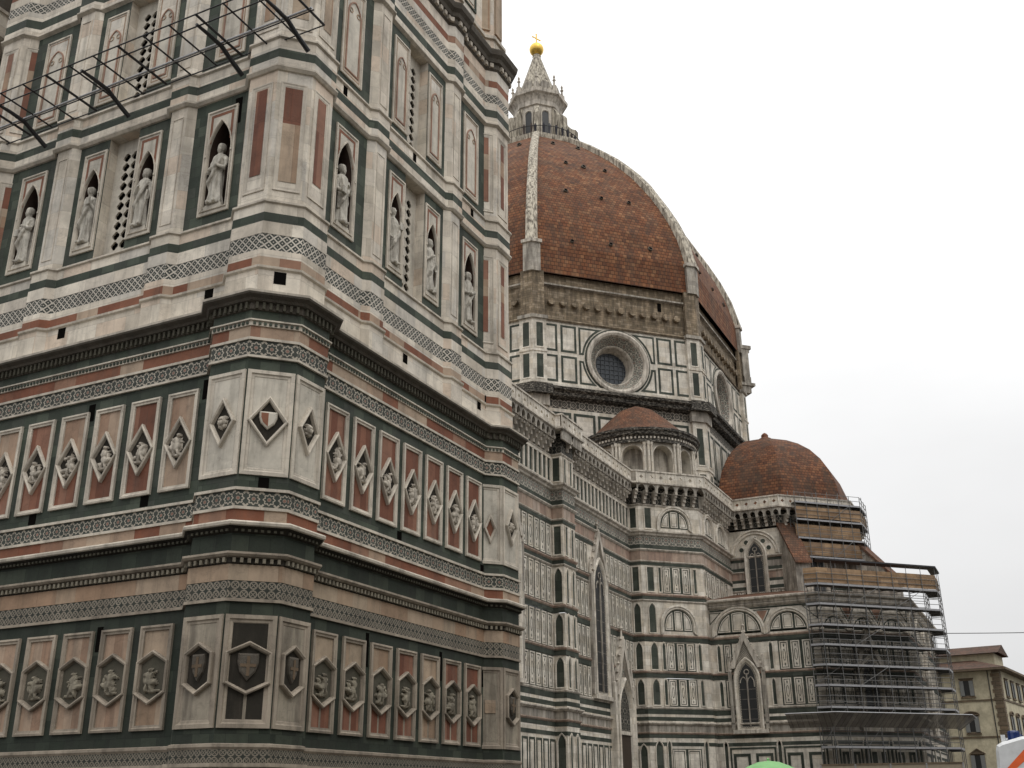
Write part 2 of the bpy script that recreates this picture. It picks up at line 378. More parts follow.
def tube(mb, pts, r, k=6, mi=0, cap=True):
    pts = [Vector(p) for p in pts]; rs = r if isinstance(r, (list, tuple)) else [r]*len(pts); rings = []
    for i, p in enumerate(pts):
        d = (pts[min(i+1, len(pts)-1)]-pts[max(i-1, 0)]).normalized()
        a = d.cross(Vector((0, 0, 1))) if abs(d.z) < .95 else d.cross(Vector((1, 0, 0))); a.normalize(); b = d.cross(a)
        rings.append([p+(a*cos(2*pi*j/k)+b*sin(2*pi*j/k))*rs[i] for j in range(k)])
    for A, B in zip(rings, rings[1:]):
        for j in range(k): mb.face([A[j], B[j], B[(j+1) % k], A[(j+1) % k]], mi, smooth=k > 6)
    if cap: mb.face(rings[0], mi); mb.face(rings[-1][::-1], mi)
def lathe(mb, cx, cy, prof, k=16, mi=0, a0=0., a1=2*pi, smooth=True):
    full = abs(a1-a0-2*pi) < 1e-6
    for (r, z), (r2, z2) in zip(prof, prof[1:]):
        for j in range(k):
            s_, e_ = a0+(a1-a0)*j/k, a0+(a1-a0)*(j+1)/k
            L = hypot(r2-r, z2-z)
            mb.face([(cx+r*cos(s_), cy+r*sin(s_), z), (cx+r*cos(e_), cy+r*sin(e_), z), (cx+r2*cos(e_), cy+r2*sin(e_), z2), (cx+r2*cos(s_), cy+r2*sin(s_), z2)], mi, smooth=smooth)

# ================================================================== SETTING
def ground():
    mb = MB(); mb.face([(-900, -900, GZ), (1500, -900, GZ), (1500, 1500, GZ), (-900, 1500, GZ)]); o = mb.build('ground', 'pave'); tag(o, kind='structure')
ground()

# ================================================================== CAMPANILE
CX, CY, CW = 20.763, 17.619, 11.59           # centre of the south-west buttress, distance between buttress centres
tower = thing('bell_tower', (CX+CW/2, CY+CW/2, GZ), 'tall bell tower banded in white, green and red marble at left', 'bell tower')
def tower_plan(a, wy, pil=None):
    """closed outline, outward on the right-hand side, starting on the south wall; wy = distance wall plane sits outside buttress centre"""
    s_ = a*.41421; q = a-wy                     # wall plane: centre - wy
    def side():                                 # local side: from left buttress to right buttress along +u, outward = -v
        pts = [(-s_, -a), (s_, -a), (s_+q, -wy)]
        if pil:
            for c0 in pil: pts += [(CW/2+c0[0], -wy), (CW/2+c0[0]+c0[2], -wy-c0[2]), (CW/2+c0[1]-c0[2], -wy-c0[2]), (CW/2+c0[1], -wy)]
        return pts + [(CW-s_-q, -wy), (CW-s_, -a), (CW+s_, -a)]
    out = []
    for k in range(4):
        for (u, v) in side():
            x, y = u, v
            x -= CW/2; y -= CW/2
            c, s2 = cos(k*pi/2), sin(k*pi/2); X, Y = x*c-y*s2, x*s2+y*c
            out.append((CX+CW/2+X, CY+CW/2+Y))
    return out
A1, WY1 = 1.471, 1.005; A2, WY2 = 1.205, .85
LOW = tower_plan(A1, WY1); PW = .20
UP = tower_plan(A2, WY2, [(-2.95, -1.92, PW), (1.92, 2.95, PW)])
def band(name, path, z0, z1, out, mat, parent=tower, prof=None):
    mb = MB(); course(mb, path, prof or [(0, z0), (out, z0), (out, z1), (0, z1)], 0, True); return mb.build(name, mat, parent)
def stack(path, rows):
    for r in rows: band(r[0], path, r[1], r[2], r[3], r[4], prof=r[5] if len(r) > 5 else None)
stack(LOW, [
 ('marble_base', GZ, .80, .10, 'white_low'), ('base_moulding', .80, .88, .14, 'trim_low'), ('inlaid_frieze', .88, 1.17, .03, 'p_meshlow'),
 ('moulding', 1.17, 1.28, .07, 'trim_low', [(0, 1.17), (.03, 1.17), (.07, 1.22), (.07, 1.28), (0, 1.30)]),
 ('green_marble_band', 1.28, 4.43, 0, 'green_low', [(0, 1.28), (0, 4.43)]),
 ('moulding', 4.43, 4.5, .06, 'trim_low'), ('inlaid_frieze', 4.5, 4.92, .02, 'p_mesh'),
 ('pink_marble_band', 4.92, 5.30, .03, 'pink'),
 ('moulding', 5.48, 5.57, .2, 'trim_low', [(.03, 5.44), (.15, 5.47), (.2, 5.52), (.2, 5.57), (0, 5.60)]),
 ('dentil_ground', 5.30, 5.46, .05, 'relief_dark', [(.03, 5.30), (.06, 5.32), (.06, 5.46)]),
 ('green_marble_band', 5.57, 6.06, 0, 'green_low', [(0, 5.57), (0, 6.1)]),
 ('cornice_soffit', 6.05, 6.2, .2, 'relief_dark', [(0, 6.05), (.05, 6.07), (.10, 6.14), (.21, 6.19)]), ('cornice', 6.19, 6.32, .24, 'trim', [(.20, 6.185), (.245, 6.21), (.26, 6.27), (.23, 6.31), (.03, 6.34)]),  # near-black soffit: shade beneath the white cornice painted into the colour
 ('red_marble_band', 6.33, 6.63, .03, 'redpink', [(.03, 6.33), (.03, 6.63)]),
 ('moulding', 6.63, 6.7, .07, 'trim'), ('inlaid_frieze', 6.7, 7.10, .03, 'p_star'), ('moulding', 7.10, 7.17, .08, 'trim'),
 ('green_marble_band', 7.17, 10.58, 0, 'green', [(0, 7.17), (0, 10.6)]),
 ('moulding', 10.58, 10.64, .07, 'trim'), ('inlaid_frieze', 10.64, 11.06, .03, 'p_star2'), ('moulding', 11.06, 11.13, .07, 'trim'),
 ('red_marble_band', 11.13, 11.45, .03, 'redpink', [(.03, 11.13), (.03, 11.45)]),
 ('moulding', 11.45, 11.62, .12, 'trim', [(0, 11.44), (.07, 11.45), (.07, 11.58), (.12, 11.58), (.12, 11.62), (0, 11.64)]),
 ('green_marble_band', 11.62, 11.86, .04, 'green', [(.04, 11.62), (.04, 11.9)]),
 ('cornice', 12.06, 12.33, .38, 'grime', [(0, 11.88), (.09, 11.9), (.09, 12.08), (.20, 12.10), (.24, 12.16), (.36, 12.22), (.38, 12.27)]),  # dark stone colour carries the painted shadow zone under the ledge
 ('sloping_ledge', 12.27, 12.62, .38, 'trim', [(.38, 12.27), (.39, 12.33), (-.25, 12.6), (-.6, 12.75)]),
])
stack(UP, [
 ('white_marble_band', 12.3, 13.2, .12, 'white', [(.12, 12.3), (.12, 13.2)]), ('moulding', 13.2, 13.3, .19, 'trim', [(.12, 13.18), (.18, 13.22), (.19, 13.28), (.08, 13.31)]),
 ('red_marble_band', 13.3, 13.58, .10, 'redpink', [(.10, 13.3), (.10, 13.58)]), ('white_marble_band', 13.58, 13.8, .10, 'white', [(.10, 13.58), (.10, 13.8)]),
 ('inlaid_frieze', 13.8, 14.28, .09, 'p_dia', [(.09, 13.8), (.09, 14.28)]), ('white_marble_band', 14.28, 14.65, .10, 'white', [(.10, 14.28), (.10, 14.65)]),
 ('green_marble_band', 14.65, 14.93, .09, 'green', [(.09, 14.65), (.09, 14.93)]), ('white_marble_band', 14.93, 15.23, .08, 'white', [(.08, 14.93), (.08, 15.23)]),
 ('moulding', 15.22, 15.35, .14, 'trim', [(.08, 15.22), (.14, 15.25), (.14, 15.31), (0, 15.36)]),
 ('moulding', 19.66, 19.8, .13, 'trim', [(0, 19.65), (.06, 19.66), (.13, 19.74), (.13, 19.79), (.06, 19.81)]),
 ('white_marble_band', 19.8, 20.08, .06, 'white', [(.06, 19.8), (.06, 20.08)]), ('green_marble_band', 20.08, 20.38, .06, 'green', [(.06, 20.08), (.06, 20.38)]),
 ('white_marble_band', 20.38, 20.74, .06, 'white', [(.06, 20.38), (.06, 20.74)]), ('moulding', 20.74, 20.86, .13, 'trim', [(.06, 20.73), (.13, 20.77), (.13, 20.83), (0, 20.87)]),
 ('moulding', 25.14, 25.25, .12, 'trim', [(0, 25.13), (.12, 25.2), (.12, 25.25), (.05, 25.27)]),
 ('white_marble_band', 25.25, 25.55, .05, 'white', [(.05, 25.25), (.05, 25.55)]), ('green_marble_band', 25.55, 25.9, .05, 'green', [(.05, 25.55), (.05, 25.9)]),
 ('white_marble_band', 25.9, 26.24, .05, 'white', [(.05, 25.9), (.05, 26.24)]), ('inlaid_frieze', 26.24, 26.64, .045, 'p_dia', [(.045, 26.24), (.045, 26.64)]),
 ('white_marble_band', 26.64, 27.0, .05, 'white', [(.05, 26.64), (.05, 27.0)]), ('red_marble_band', 27.0, 27.32, .045, 'redpink', [(.045, 27.0), (.045, 27.32)]),
 ('white_marble_band', 27.32, 27.85, .05, 'white', [(.05, 27.32), (.05, 27.85)]),
 ('cornice', 27.85, 28.6, .6, 'grime', [(.05, 27.8), (.12, 27.88), (.12, 28.1), (.22, 28.14), (.26, 28.3), (.38, 28.42), (.42, 28.6), (.42, 28.66), (-.3, 28.8)]),
])
UP2 = tower_plan(1.0, .70, [(-2.95, -1.92, PW), (1.92, 2.95, PW)])
z = 28.6
for rep in range(4):
    stack(UP2, [('white_marble_band', z, z+.95, .06, 'white'), ('moulding', z+.95, z+1.1, .16, 'trim'), ('marble_shaft', z+1.1, z+8.6, 0, 'white', [(0, z+1.1), (0, z+8.6)]),
      ('green_marble_band', z+8.6, z+9.0, .05, 'green'), ('white_marble_band', z+9.0, z+9.9, .06, 'white'), ('inlaid_frieze', z+9.9, z+10.4, .05, 'p_dia'),
      ('cornice', z+10.4, z+11.4, .5, 'trim', [(0, z+10.4), (.2, z+10.5), (.45, z+11), (.5, z+11.4), (0, z+11.5)])])
    z += 11.5
mb = MB(); course(mb, UP2, [(.9, z), (.9, z+1.6), (-.2, z+1.6), (-.2, z+1.7)], 0, True, cap=True); mb.build('parapet', 'white', tower)

# dentil rows of the two mid cornices
def dentils(path, z0, z1, n0, n1, step, wid, mat, name, only=None):
    mb = MB()
    k = len(path)
    P = [tuple(p) for p in offpath(path, 0, True)]
    for i in range(k):
        a, b = P[i], P[(i+1) % k]
        if min(a[1], b[1]) > CY+.9 and min(a[0], b[0]) > CX+.9: continue       # north and east sides stay plain
        fr, L = seg(a, b)
        if L < .12: continue
        n = max(1, int(L/step))
        for j in range(n):
            c = (j+.5)*L/n; box(mb, fr, c-wid/2, c+wid/2, z0, z1, n0, n1)
    return tag(mb.build(name, mat, tower), kind='stuff')
dentils(LOW, 5.33, 5.44, .055, .13, .16, .075, 'relief_low', 'dentil_row')
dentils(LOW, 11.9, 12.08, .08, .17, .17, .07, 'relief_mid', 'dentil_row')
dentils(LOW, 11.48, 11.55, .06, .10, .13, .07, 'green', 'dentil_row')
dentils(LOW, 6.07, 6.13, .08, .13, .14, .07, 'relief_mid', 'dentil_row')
dentils(UP, 27.9, 28.08, .12, .22, .3, .16, 'relief', 'dentil_row')

SF = F((CX+CW/2, CY-WY1), (1, 0), (0, -1))           # south wall, u from its middle, eastwards
WF = F((CX-WY1, CY+CW/2), (0, -1), (-1, 0))          # west wall, u from its middle, southwards (to the buttress)
SU = F((CX+CW/2-.03, CY-WY2), (1, 0), (0, -1)); WU = F((CX-WY2, CY+CW/2-.06), (0, -1), (-1, 0))

# carved relief: a height field of a figure group clipped to a polygon
def relief(mb, fr, poly, n0, amp, rng, kind='figure', mi=0, res=26):
    xs = [p[0] for p in poly]; ys = [p[1] for p in poly]; u0, u1, v0, v1 = min(xs), max(xs), min(ys), max(ys)
    w, h = u1-u0, v1-v0; cu, cv = (u0+u1)/2, (v0+v1)/2; B = []
    def bl(x, y, sx, sy, a, rot=0.): B.append((cu+x*w, cv+y*h, sx*w, sy*h, a, rot))
    if kind == 'figure':
        f = rng.choice((-1, 1)); x = rng.uniform(-.12, .12); q_ = rng.uniform(-.6, .6)
        hy = rng.uniform(.13, .24); bl(x+q_*.1, hy, .055, .038, 1); bl(x+.02*f, hy-.14, .09, .10, .9, q_); bl(x+.07*f, -.10, rng.uniform(.12, .2), rng.uniform(.06, .1), .9, rng.uniform(-.9, .9))
        bl(x+.13*f, .06, .13, .028, .8, .6*f); bl(x-.08*f, .03, .10, .03, .7, -.9*f); bl(x+.1*f, -.2, .05, .1, .8, .3*f); bl(x-.07*f, -.22, .05, .09, .8, -.4*f)
        bl(-x, -.3, .2, .03, .55)
        for b_ in B: pass
        k_ = rng.random()
        if k_ < .35: bl(-.2*f, .05, .07, .05, .9); bl(-.2*f, -.06, .08, .09, .7, .2)
        elif k_ < .6: bl(.2*f, -.12, .16, .05, .9, .3*f); bl(.24*f, .0, .05, .06, .8, .2)
        elif k_ < .8: bl(.16*f, .12, .02, .16, .8, .1); bl(-.1, -.17, .22, .045, .8, .1)
        for _ in range(5): bl(rng.uniform(-.25, .25), rng.uniform(-.22, .16), rng.uniform(.03, .07), rng.uniform(.02, .05), rng.uniform(.35, .7), rng.uniform(-1, 1))
    elif kind == 'head':
        bl(0, .02, .14, .10, 1.1); bl(0, -.09, .16, .05, .6); bl(0, .12, .18, .05, .6); bl(-.06, .04, .03, .02, -.4); bl(.06, .04, .03, .02, -.4)
        for k in range(8): bl(.2*cos(k*pi/4), .13*sin(k*pi/4), .05, .035, .5)
    def H(x, y):
        s_ = 0
        for (bx, by, sx, sy, a, r) in B:
            dx, dy = x-bx, y-by; c, q = cos(r), sin(r); dx, dy = dx*c+dy*q, -dx*q+dy*c; e = (dx/sx)**2+(dy/sy)**2
            if e < 6: s_ = max(s_, a*math.exp(-e*e*e*.18)) if a > 0 else s_+a*math.exp(-e)
        return s_*amp
    def inside(x, y):
        c = False
        for i in range(len(poly)):
            (ax, ay), (bx, by) = poly[i-1], poly[i]
            if (ay > y) != (by > y) and x < (bx-ax)*(y-ay)/(by-ay)+ax: c = not c
        return c
    ry = int(res*h/w)
    V = [[fr(u0+w*i/res, v0+h*j/ry, n0+H(u0+w*i/res, v0+h*j/ry)) for i in range(res+1)] for j in range(ry+1)]
    for j in range(ry):
        for i in range(res):
            x, y = u0+w*(i+.5)/res, v0+h*(j+.5)/ry
            if inside(x, y) and H(x, y) > .012: mb.face([V[j][i], V[j][i+1], V[j+1][i+1], V[j+1][i]], mi, smooth=True)
def shield_poly(c, v, w, h): return [(c, v-h), (c+w*.75, v-h*.35), (c+w, v+h*.3), (c+w, v+h), (c-w, v+h), (c-w, v+h*.3), (c-w*.75, v-h*.35)]

TRIM = [(0, 0), (0, .07), (.05, .08), (.08, .05), (.125, .045), (.13, .0)]
def field(mb, fr, u0, u1, v0, v1, n, mi=0): mb.face([fr(u0, v0, n), fr(u1, v0, n), fr(u1, v1, n), fr(u0, v1, n)], mi)
PIT_ = 1.315; PWD = 1.035
rng = random.Random(11)
cols_low_W = ['pink', 'pinkfield', 'pinkfield', 'pinkfield', 'pinkfield', 'pink', 'pink']
def panel(name, fr, c, w, v0, v1, shape, fieldmats, trim, lab=None, frame='trim', vc=None, sw=None, sh=None, rk='figure', split=None, relmat='relief', ground_mat='relief_dark', cap=None):
    u0, u1 = c-w/2, c+w/2
    mb = MB(); sweep(mb, fr, rect(u0, u1, v0, v1), trim); fo = mb.build(name, frame, tower)
    ins = trim[-1][0]; mb = MB(); n = trim[-1][1]+.003
    vm_ = (v0+v1)/2 if vc is None else vc
    if len(fieldmats) == 1: field(mb, fr, u0+ins, u1-ins, v0+ins, v1-ins, n)
    else: field(mb, fr, u0+ins, u1-ins, vm_, v1-ins, n, 0); field(mb, fr, u0+ins, u1-ins, v0+ins, vm_, n, 1)
    if split:                                     # a pale vertical slab joint seen in the lower row
        field(mb, fr, c-split, c+split, v0+ins, vm_, n+.003, len(fieldmats)); fieldmats = list(fieldmats)+[cap or 'cream_low']
    mb.build('marble_field', fieldmats, fo)
    if shape:
        poly = diamond(c, vm_, sw, sh) if shape == 'diamond' else hexa(c, vm_, sw, sh, sh*.42)
        t = .085 if shape == 'diamond' else .095
        mb = MB(); sweep(mb, fr, poly, [(0, n), (0, n+.10), (.03, n+.12), (t*.8, n+.09), (t, n-.0)]); mb.build('lozenge_frame' if shape == 'diamond' else 'hexagon_frame', frame, fo)
        inn = inset(poly, t)
        mb = MB(); mb.face([fr(*p, n+.004) for p in inn]); mb.build('carved_ground', ground_mat, fo)
        if rk == 'shield':
            cc, vv = c, vm_+.02; S_ = shield_poly(cc, vv, sw*.46, sh*.36 if shape == 'diamond' else sh*.52)
            mb = MB(); sweep(mb, fr, S_, [(0, n), (.01, n+.06), (.05, n+.085)], 0, 0)
            if shape == 'diamond':
                L_ = [p for p in inset(S_, .05)]; half = [(min(p[0], cc), p[1]) for p in L_]
                mb.face([fr(*p, n+.088) for p in half], 1); mb.build('shield', ['cream', 'rust'], fo)
            else:
                box(mb, fr, cc-.035, cc+.035, vv-sh*.34, vv+sh*.4, n+.085, n+.10, 1); box(mb, fr, cc-sw*.34, cc+sw*.34, vv+.0, vv+.07, n+.085, n+.0985, 1); mb.build('shield', ['grime', 'shieldcross'], fo)
        elif rk:
            mb = MB(); relief(mb, fr, inn, n+.005, .13, rng, rk); mb.build('relief', relmat, fo)
    return fo
for side, fr, sgn in (('S', SF, 1), ('W', WF, -1)):
    for i in range(7):
        c = (i-3)*PIT_*sgn                      # i = 0 next to the south-west buttress
        if side == 'S': fm = ['redfield']
        else: fm = [['pinkfield'], ['redfield'], ['pinkfield', 'redfield'], ['pinkfield', 'redfield'], ['redfield'], ['pinkfield', 'redfield'], ['pinkfield']][i]
        panel('lozenge_panel', fr, c, PWD, 7.52, 10.22, 'diamond', fm, TRIM, sw=.475, sh=.72, vc=8.80)
        if side == 'S': fm = [['pink', 'redfield'], ['pink', 'redfield'], ['pink', 'redfield'], ['redfield'], ['pink'], ['redfield'], ['redfield']][i]
        else: fm = [cols_low_W[i]]
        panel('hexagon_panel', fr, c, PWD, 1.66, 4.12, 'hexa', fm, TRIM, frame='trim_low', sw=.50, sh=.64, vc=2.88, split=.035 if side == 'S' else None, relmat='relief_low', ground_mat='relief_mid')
# buttress facet panels
def facets(cx, cy, a, ks):
    """frames for the flats of an octagonal buttress; k: 0 = west, 1 = south-west, 2 = south"""
    out = []
    for k in ks:
        an = pi+k*pi/4; n = (cos(an), sin(an)); out.append(F((cx+n[0]*a, cy+n[1]*a), (-n[1], n[0]), n))
    return out
HW = A1*.41421
def butt_low(cx, cy, ks, far=False):
    for k, fr in zip(ks, facets(cx, cy, A1, ks)):
        w = HW*2-.04
        T2 = [(0, 0), (0, .05), (.09, .055), (.12, .02), (.17, .015), (.19, -.0)]
        mid = k % 2 == 1
        cr = [(0, 0), (0, .05), (.10, .055), (.13, .02), (.19, .015), (.2, 0)]
        rk = 'shield' if mid else 'head'
        if far and mid:
            fo = panel('buttress_panel', fr, .17, w-.3, 7.5, 10.25, 'diamond', ['cream'], T2, sw=.22, sh=.52, vc=8.7, rk=None, ground_mat='rust')
            fo = panel('buttress_panel', fr, .17, w-.3, 1.62, 4.13, None, ['cream_low'], T2, frame='trim_low'); mb = MB(); box(mb, fr, -.0, .36, 2.7, 3.1, 0, .03); mb.build('marble_insert', 'pink', fo)
        else:
            panel('buttress_panel', fr, 0, w, 7.5, 10.25, 'diamond', ['cream'], T2, sw=.40 if not mid else .50, sh=.66, vc=8.9, rk=rk)
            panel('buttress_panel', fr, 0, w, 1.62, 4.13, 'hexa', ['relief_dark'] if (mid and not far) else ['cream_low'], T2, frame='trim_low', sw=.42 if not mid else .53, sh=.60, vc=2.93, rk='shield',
                  split=.035 if mid else None)
butt_low(CX, CY, (0, 1, 2)); butt_low(CX+CW, CY, (1, 2), True); butt_low(CX, CY+CW, (0, 1), True)

# ---- tiers with niches (15.35-19.66) and blind windows (20.86-25.14)
NICHE = []
def cell(fr, c, w, o0, o1, z0, z1, fv0, fv1, niche, name):
    """one wall cell from o0 to o1: green ground, framed panel centred at c"""
    fo = MB(); u0, u1 = c-w/2, c+w/2
    plate(fo, fr, rect(o0, o1, z0, z1), rect(u0, u1, fv0, fv1), 0, 0)
    root = fo.build(name, 'green', tower)
    t = .085
    mb = MB(); sweep(mb, fr, rect(u0, u1, fv0, fv1), [(0, 0), (0, .05), (t*.7, .06), (t, .02)])
    mb.build('frame', 'trim', root)
    a0, a1 = c-w/2+(.145 if niche else .2), c+w/2-(.145 if niche else .2)
    vs_ = fv0+(fv1-fv0)*(.60 if niche else .70)
    if niche:
        arch = pointed(a0-.05, a1+.05, fv0+.14, fv0+2.1, 1.65)
        mb = MB(); plate(mb, fr, rect(u0+t, u1-t, fv0+t, fv1-t), arch, .02, 0, .02); mb.build('spandrel', 'cream', root)
        # red border that runs round the top
        mb = MB(); b0 = .14
        field(mb, fr, u0+b0, u1-b0, fv1-b0-.10, fv1-b0, .026)
        for s_ in (u0+b0, u1-b0-.09): field(mb, fr, s_, s_+.09, vs_+.30, fv1-b0-.102, .026)
        mb.build('border', 'rust', root)
        arch2 = inset(arch, .06)
        mb = MB(); sweep(mb, fr, arch, [(0, .02), (0, .055), (.03, .06), (.05, .02), (.05, -.05)]); mb.build('arch_moulding', 'trim', root)
        for s_ in (a0-.03, a1+.03):
            m2 = MB(); s2_ = s_+(.02 if s_ > c else -.02); box(m2, fr, s2_-.03, s2_+.03, fv0+1.98, fv0+2.06, .03, .075); m2.build('capital', 'trim', root)
        mb = MB(); hole = inset(arch, .05); n = len(hole); D = .66
        for i in range(n):
            j = (i+1) % n; mb.face([fr(*hole[i], -.05), fr(*hole[j], -.05), fr(*hole[j], -D), fr(*hole[i], -D)], 0)
        mb.face([fr(*p, -D) for p in hole], 0); mb.build('niche_recess', 'niche', root)
        NICHE.append((fr, c, fv0+.14+.05))
    else:
        mb = MB(); field(mb, fr, u0+t, u1-t, fv0+t, fv1-t, .02); mb.build('marble_field', 'white', root)
        arch = pointed(a0, a1, fv0+.25, vs_, .85)
        mb = MB(); sweep(mb, fr, rect(u0+.12, u1-.12, fv0+.12, fv1-.12), [(0, .024), (.045, .025)]); mb.build('border', 'pink', root)
        mb = MB(); sweep(mb, fr, arch, [(0, .02), (0, .05), (.05, .055), (.055, .02)]); mb.build('arch_moulding', 'brownpink', root)
        mb = MB(); P_ = inset(arch, .055); mb.face([fr(*p, .026) for p in P_]); mb.build('blind_window', 'cream', root)
        # cusps
        m2 = MB(); cc = (a0+a1)/2
        for s_ in (-1, 1): sweep(m2, fr, circle(cc+s_*(a1-a0)*.27, vs_+.12, .10, 10), [(0, .026), (0, .045), (.03, .045)])
        m2.build('cusps', 'pink', root)
    return root
def lattice(fr, o0, o1, z0, z1):
    root = MB(); D = .34
    for (a, b) in ((o0, 1), (o1, -1)):
        root.face([fr(a, z0, 0), fr(a, z0, -D), fr(a, z1, -D), fr(a, z1, 0)]); 
    root.face([fr(o0, z1, 0), fr(o1, z1, 0), fr(o1, z1, -D), fr(o0, z1, -D)]); root.face([fr(o0, z0, 0), fr(o1, z0, 0), fr(o1, z0, -D), fr(o0, z0, -D)])
    r = root.build('window_opening', 'white', tower)
    mb = MB(); zt = z1-.45; cols = 2; cw = .34; uL = (o0+o1)/2-.0-cw*cols/2
    field(mb, fr, o0, uL, z0, z1, -D); field(mb, fr, uL+cw*cols, o1, z0, z1, -D); field(mb, fr, uL, uL+cw*cols, zt, z1, -D)
    rows = int(round((zt-z0)/cw)); ch = (zt-z0)/rows
    for i in range(cols):
        for j in range(rows):
            cu, cv = uL+cw*(i+.5), z0+ch*(j+.5)
            q = []
            for k in range(24):
                an = 2*pi*k/24+.01; ph_ = (an+pi/4) % (pi/2)-pi/4; rad = cw*(.20*cos(ph_)+sqrt(.25**2-(.20*sin(ph_))**2)); q.append((cu+rad*cos(an), cv+rad*sin(an)))
            plate(mb, fr, rect(uL+cw*i, uL+cw*(i+1), z0+ch*j, z0+ch*(j+1)), q, -D, 0, .06)
    mb.build('stone_lattice', 'cream', r)
    mb = MB(); field(mb, fr, uL, uL+cw*cols, z0, zt, -D-.16); mb.build('dark_interior', 'black', r)
WALL_END = CW/2-A2*.41421-(A2-WY2)
for fr, sh, sg in ((SU, .03, 1), (WU, .06, -1)):
    for (z0, z1, f0, f1, nic, nm) in ((15.35, 19.66, 15.70, 19.28, True, 'statue_niche'), (20.86, 25.14, 21.18, 24.75, False, 'blind_window_panel')):
        lattice(fr, -.62, .62, z0, z1)
        cell(fr, 1.14, .96, .62, 1.92-.0+sh*sg*0, z0, z1, f0, f1, nic, nm); cell(fr, -1.14, .96, -1.92, -.62, z0, z1, f0, f1, nic, nm)
        cR, cL = (3.85, -4.0) if fr is SU else (4.0, -3.87)
        cell(fr, cR, 1.14, 2.90, WALL_END+.07, z0, z1, f0, f1, nic, nm); cell(fr, cL, 1.14, -WALL_END-.07, -2.90, z0, z1, f0, f1, nic, nm)
        # pilasters
        for c0 in (-2.41, 2.41):
            mb = MB(); p0, p1, d = c0-.515, c0+.515, PW
            for a, b in (((p0, 0), (p0+d, d)), ((p0+d, d), (p1-d, d)), ((p1-d, d), (p1, 0))):
                mb.face([fr(a[0], z0, a[1]), fr(b[0], z0, b[1]), fr(b[0], z1, b[1]), fr(a[0], z1, a[1])])
            pl = mb.build('pilaster', 'white', tower)
            mb = MB(); sweep(mb, fr, rect(p0+d+.10, p1-d-.10, z0+.3, z1-.35), [(0, d+.002), (.0, d+.02), (.025, d+.02), (.03, d+.003)]); mb.build('pilaster_inset', 'trim', pl)
    # plain walls behind the shafts on the other two sides
mb = MB()
for k in (1, 2):
    c, s_ = cos(k*pi/2), sin(k*pi/2)
    P = []
    for (u, v) in ((-CW/2, -CW/2-WY2), (CW/2, -CW/2-WY2)): P.append((CX+CW/2+u*c-v*s_, CY+CW/2+u*s_+v*c))
    for z0, z1 in ((15.3, 19.7), (20.8, 25.2)): mb.face([(P[0][0], P[0][1], z0), (P[1][0], P[1][1], z0), (P[1][0], P[1][1], z1), (P[0][0], P[0][1], z1)])
mb.build('rear_wall', 'white', tower)
# octagonal buttress shafts in these tiers
for (cx, cy, ks) in ((CX, CY, (0, 1, 2)), (CX+CW, CY, (1, 2)), (CX, CY+CW, (0, 1))):
    for (z0, z1) in ((15.35, 19.66), (20.86, 25.14)):
        mb = MB(); ring = [(cx+A2/cos(pi/8)*cos(pi/8+k*pi/4), cy+A2/cos(pi/8)*sin(pi/8+k*pi/4)) for k in range(8)]
        for k in range(8):
            a, b = ring[k], ring[(k+1) % 8]; mb.face([(a[0], a[1], z0), (b[0], b[1], z0), (b[0], b[1], z1), (a[0], a[1], z1)])
        sh = mb.build('buttress_shaft', 'white', tower)
        hw = A2*.41421
        for k, f2 in zip(ks, facets(cx, cy, A2, ks)):
            mb = MB(); sweep(mb, f2, rect(-hw+.12, hw-.12, z0+.35, z1-.38), [(0, .003), (0, .03), (.03, .03), (.06, .012), (.13, .01)])
            mb.build('inset_frame', 'trim', sh)
            m2 = MB(); w_ = hw-.25-(.06 if k != 1 else 0); zz0, zz1 = z0+.55, z1-.55
            if z0 < 20 and cx == CX and cy == CY:
                if k == 1: field(m2, f2, -w_, w_, zz0+2.0, zz1, .014, 0); field(m2, f2, -w_, w_, zz0+.1, zz0+2.0, .014, 1)
                else: field(m2, f2, -w_, w_, zz0+.35, zz1, .014, 0)
            elif cx == CX and cy == CY: field(m2, f2, -w_, w_, zz0+.2, zz1, .014, 1)
            else: field(m2, f2, -w_*.7, w_*.7, zz0+.25, zz0+1.7, .014, 0); field(m2, f2, -w_*.7, w_*.7, zz0+1.7, zz0+2.4, .014, 1); field(m2, f2, -w_*.7, w_*.7, zz0+2.4, zz1, .014, 0)
            m2.build('marble_strip', ['redfield', 'pink'], sh)
mb = MB()                                          # openings of the tier above the cornice, south side
SU2 = F((CX+CW/2, CY-.70), (1, 0), (0, -1)); WU2 = F((CX-.70, CY+CW/2), (0, -1), (-1, 0))
for fr in (SU2, WU2):
    for c in (-3.9, -1.1, 1.1, 3.9):
        mb = MB(); sweep(mb, fr, rect(c-.5, c+.5, 30.3, 36.8), [(0, .0), (0, .06), (.08, .06), (.1, .01)]); g = mb.build('green_framed_panel', 'green', tower)
        mb = MB(); sweep(mb, fr, rect(c-.33, c+.33, 30.6, 36.4), [(0, .0), (0, .03), (.04, .03)], 0, 0); mb.build('marble_field', 'cream', g)
        mb = MB(); sweep(mb, fr, hexa(c, 29.1, .4, .3, .15), [(0, .06), (0, .1), (.06, .1), (.1, .062)]); mb.build('hexagon_frame', 'trim', tower)
for (cx, cy, ks) in ((CX, CY, (0, 1, 2)), (CX+CW, CY, (1, 2))):
    for k, f2 in zip(ks, facets(cx, cy, 1.0, ks)):
        for (z0, z1) in ((28.75, 29.45), (30.0, 33.2), (33.5, 36.8)):
            mb = MB(); sweep(mb, f2, rect(-.28, .28, z0, z1), [(0, .0), (0, .085), (.04, .085), (.1, .066)], 0, 0); mb.build('inset_panel', 'pink' if z0 > 29 else 'trim', tower)
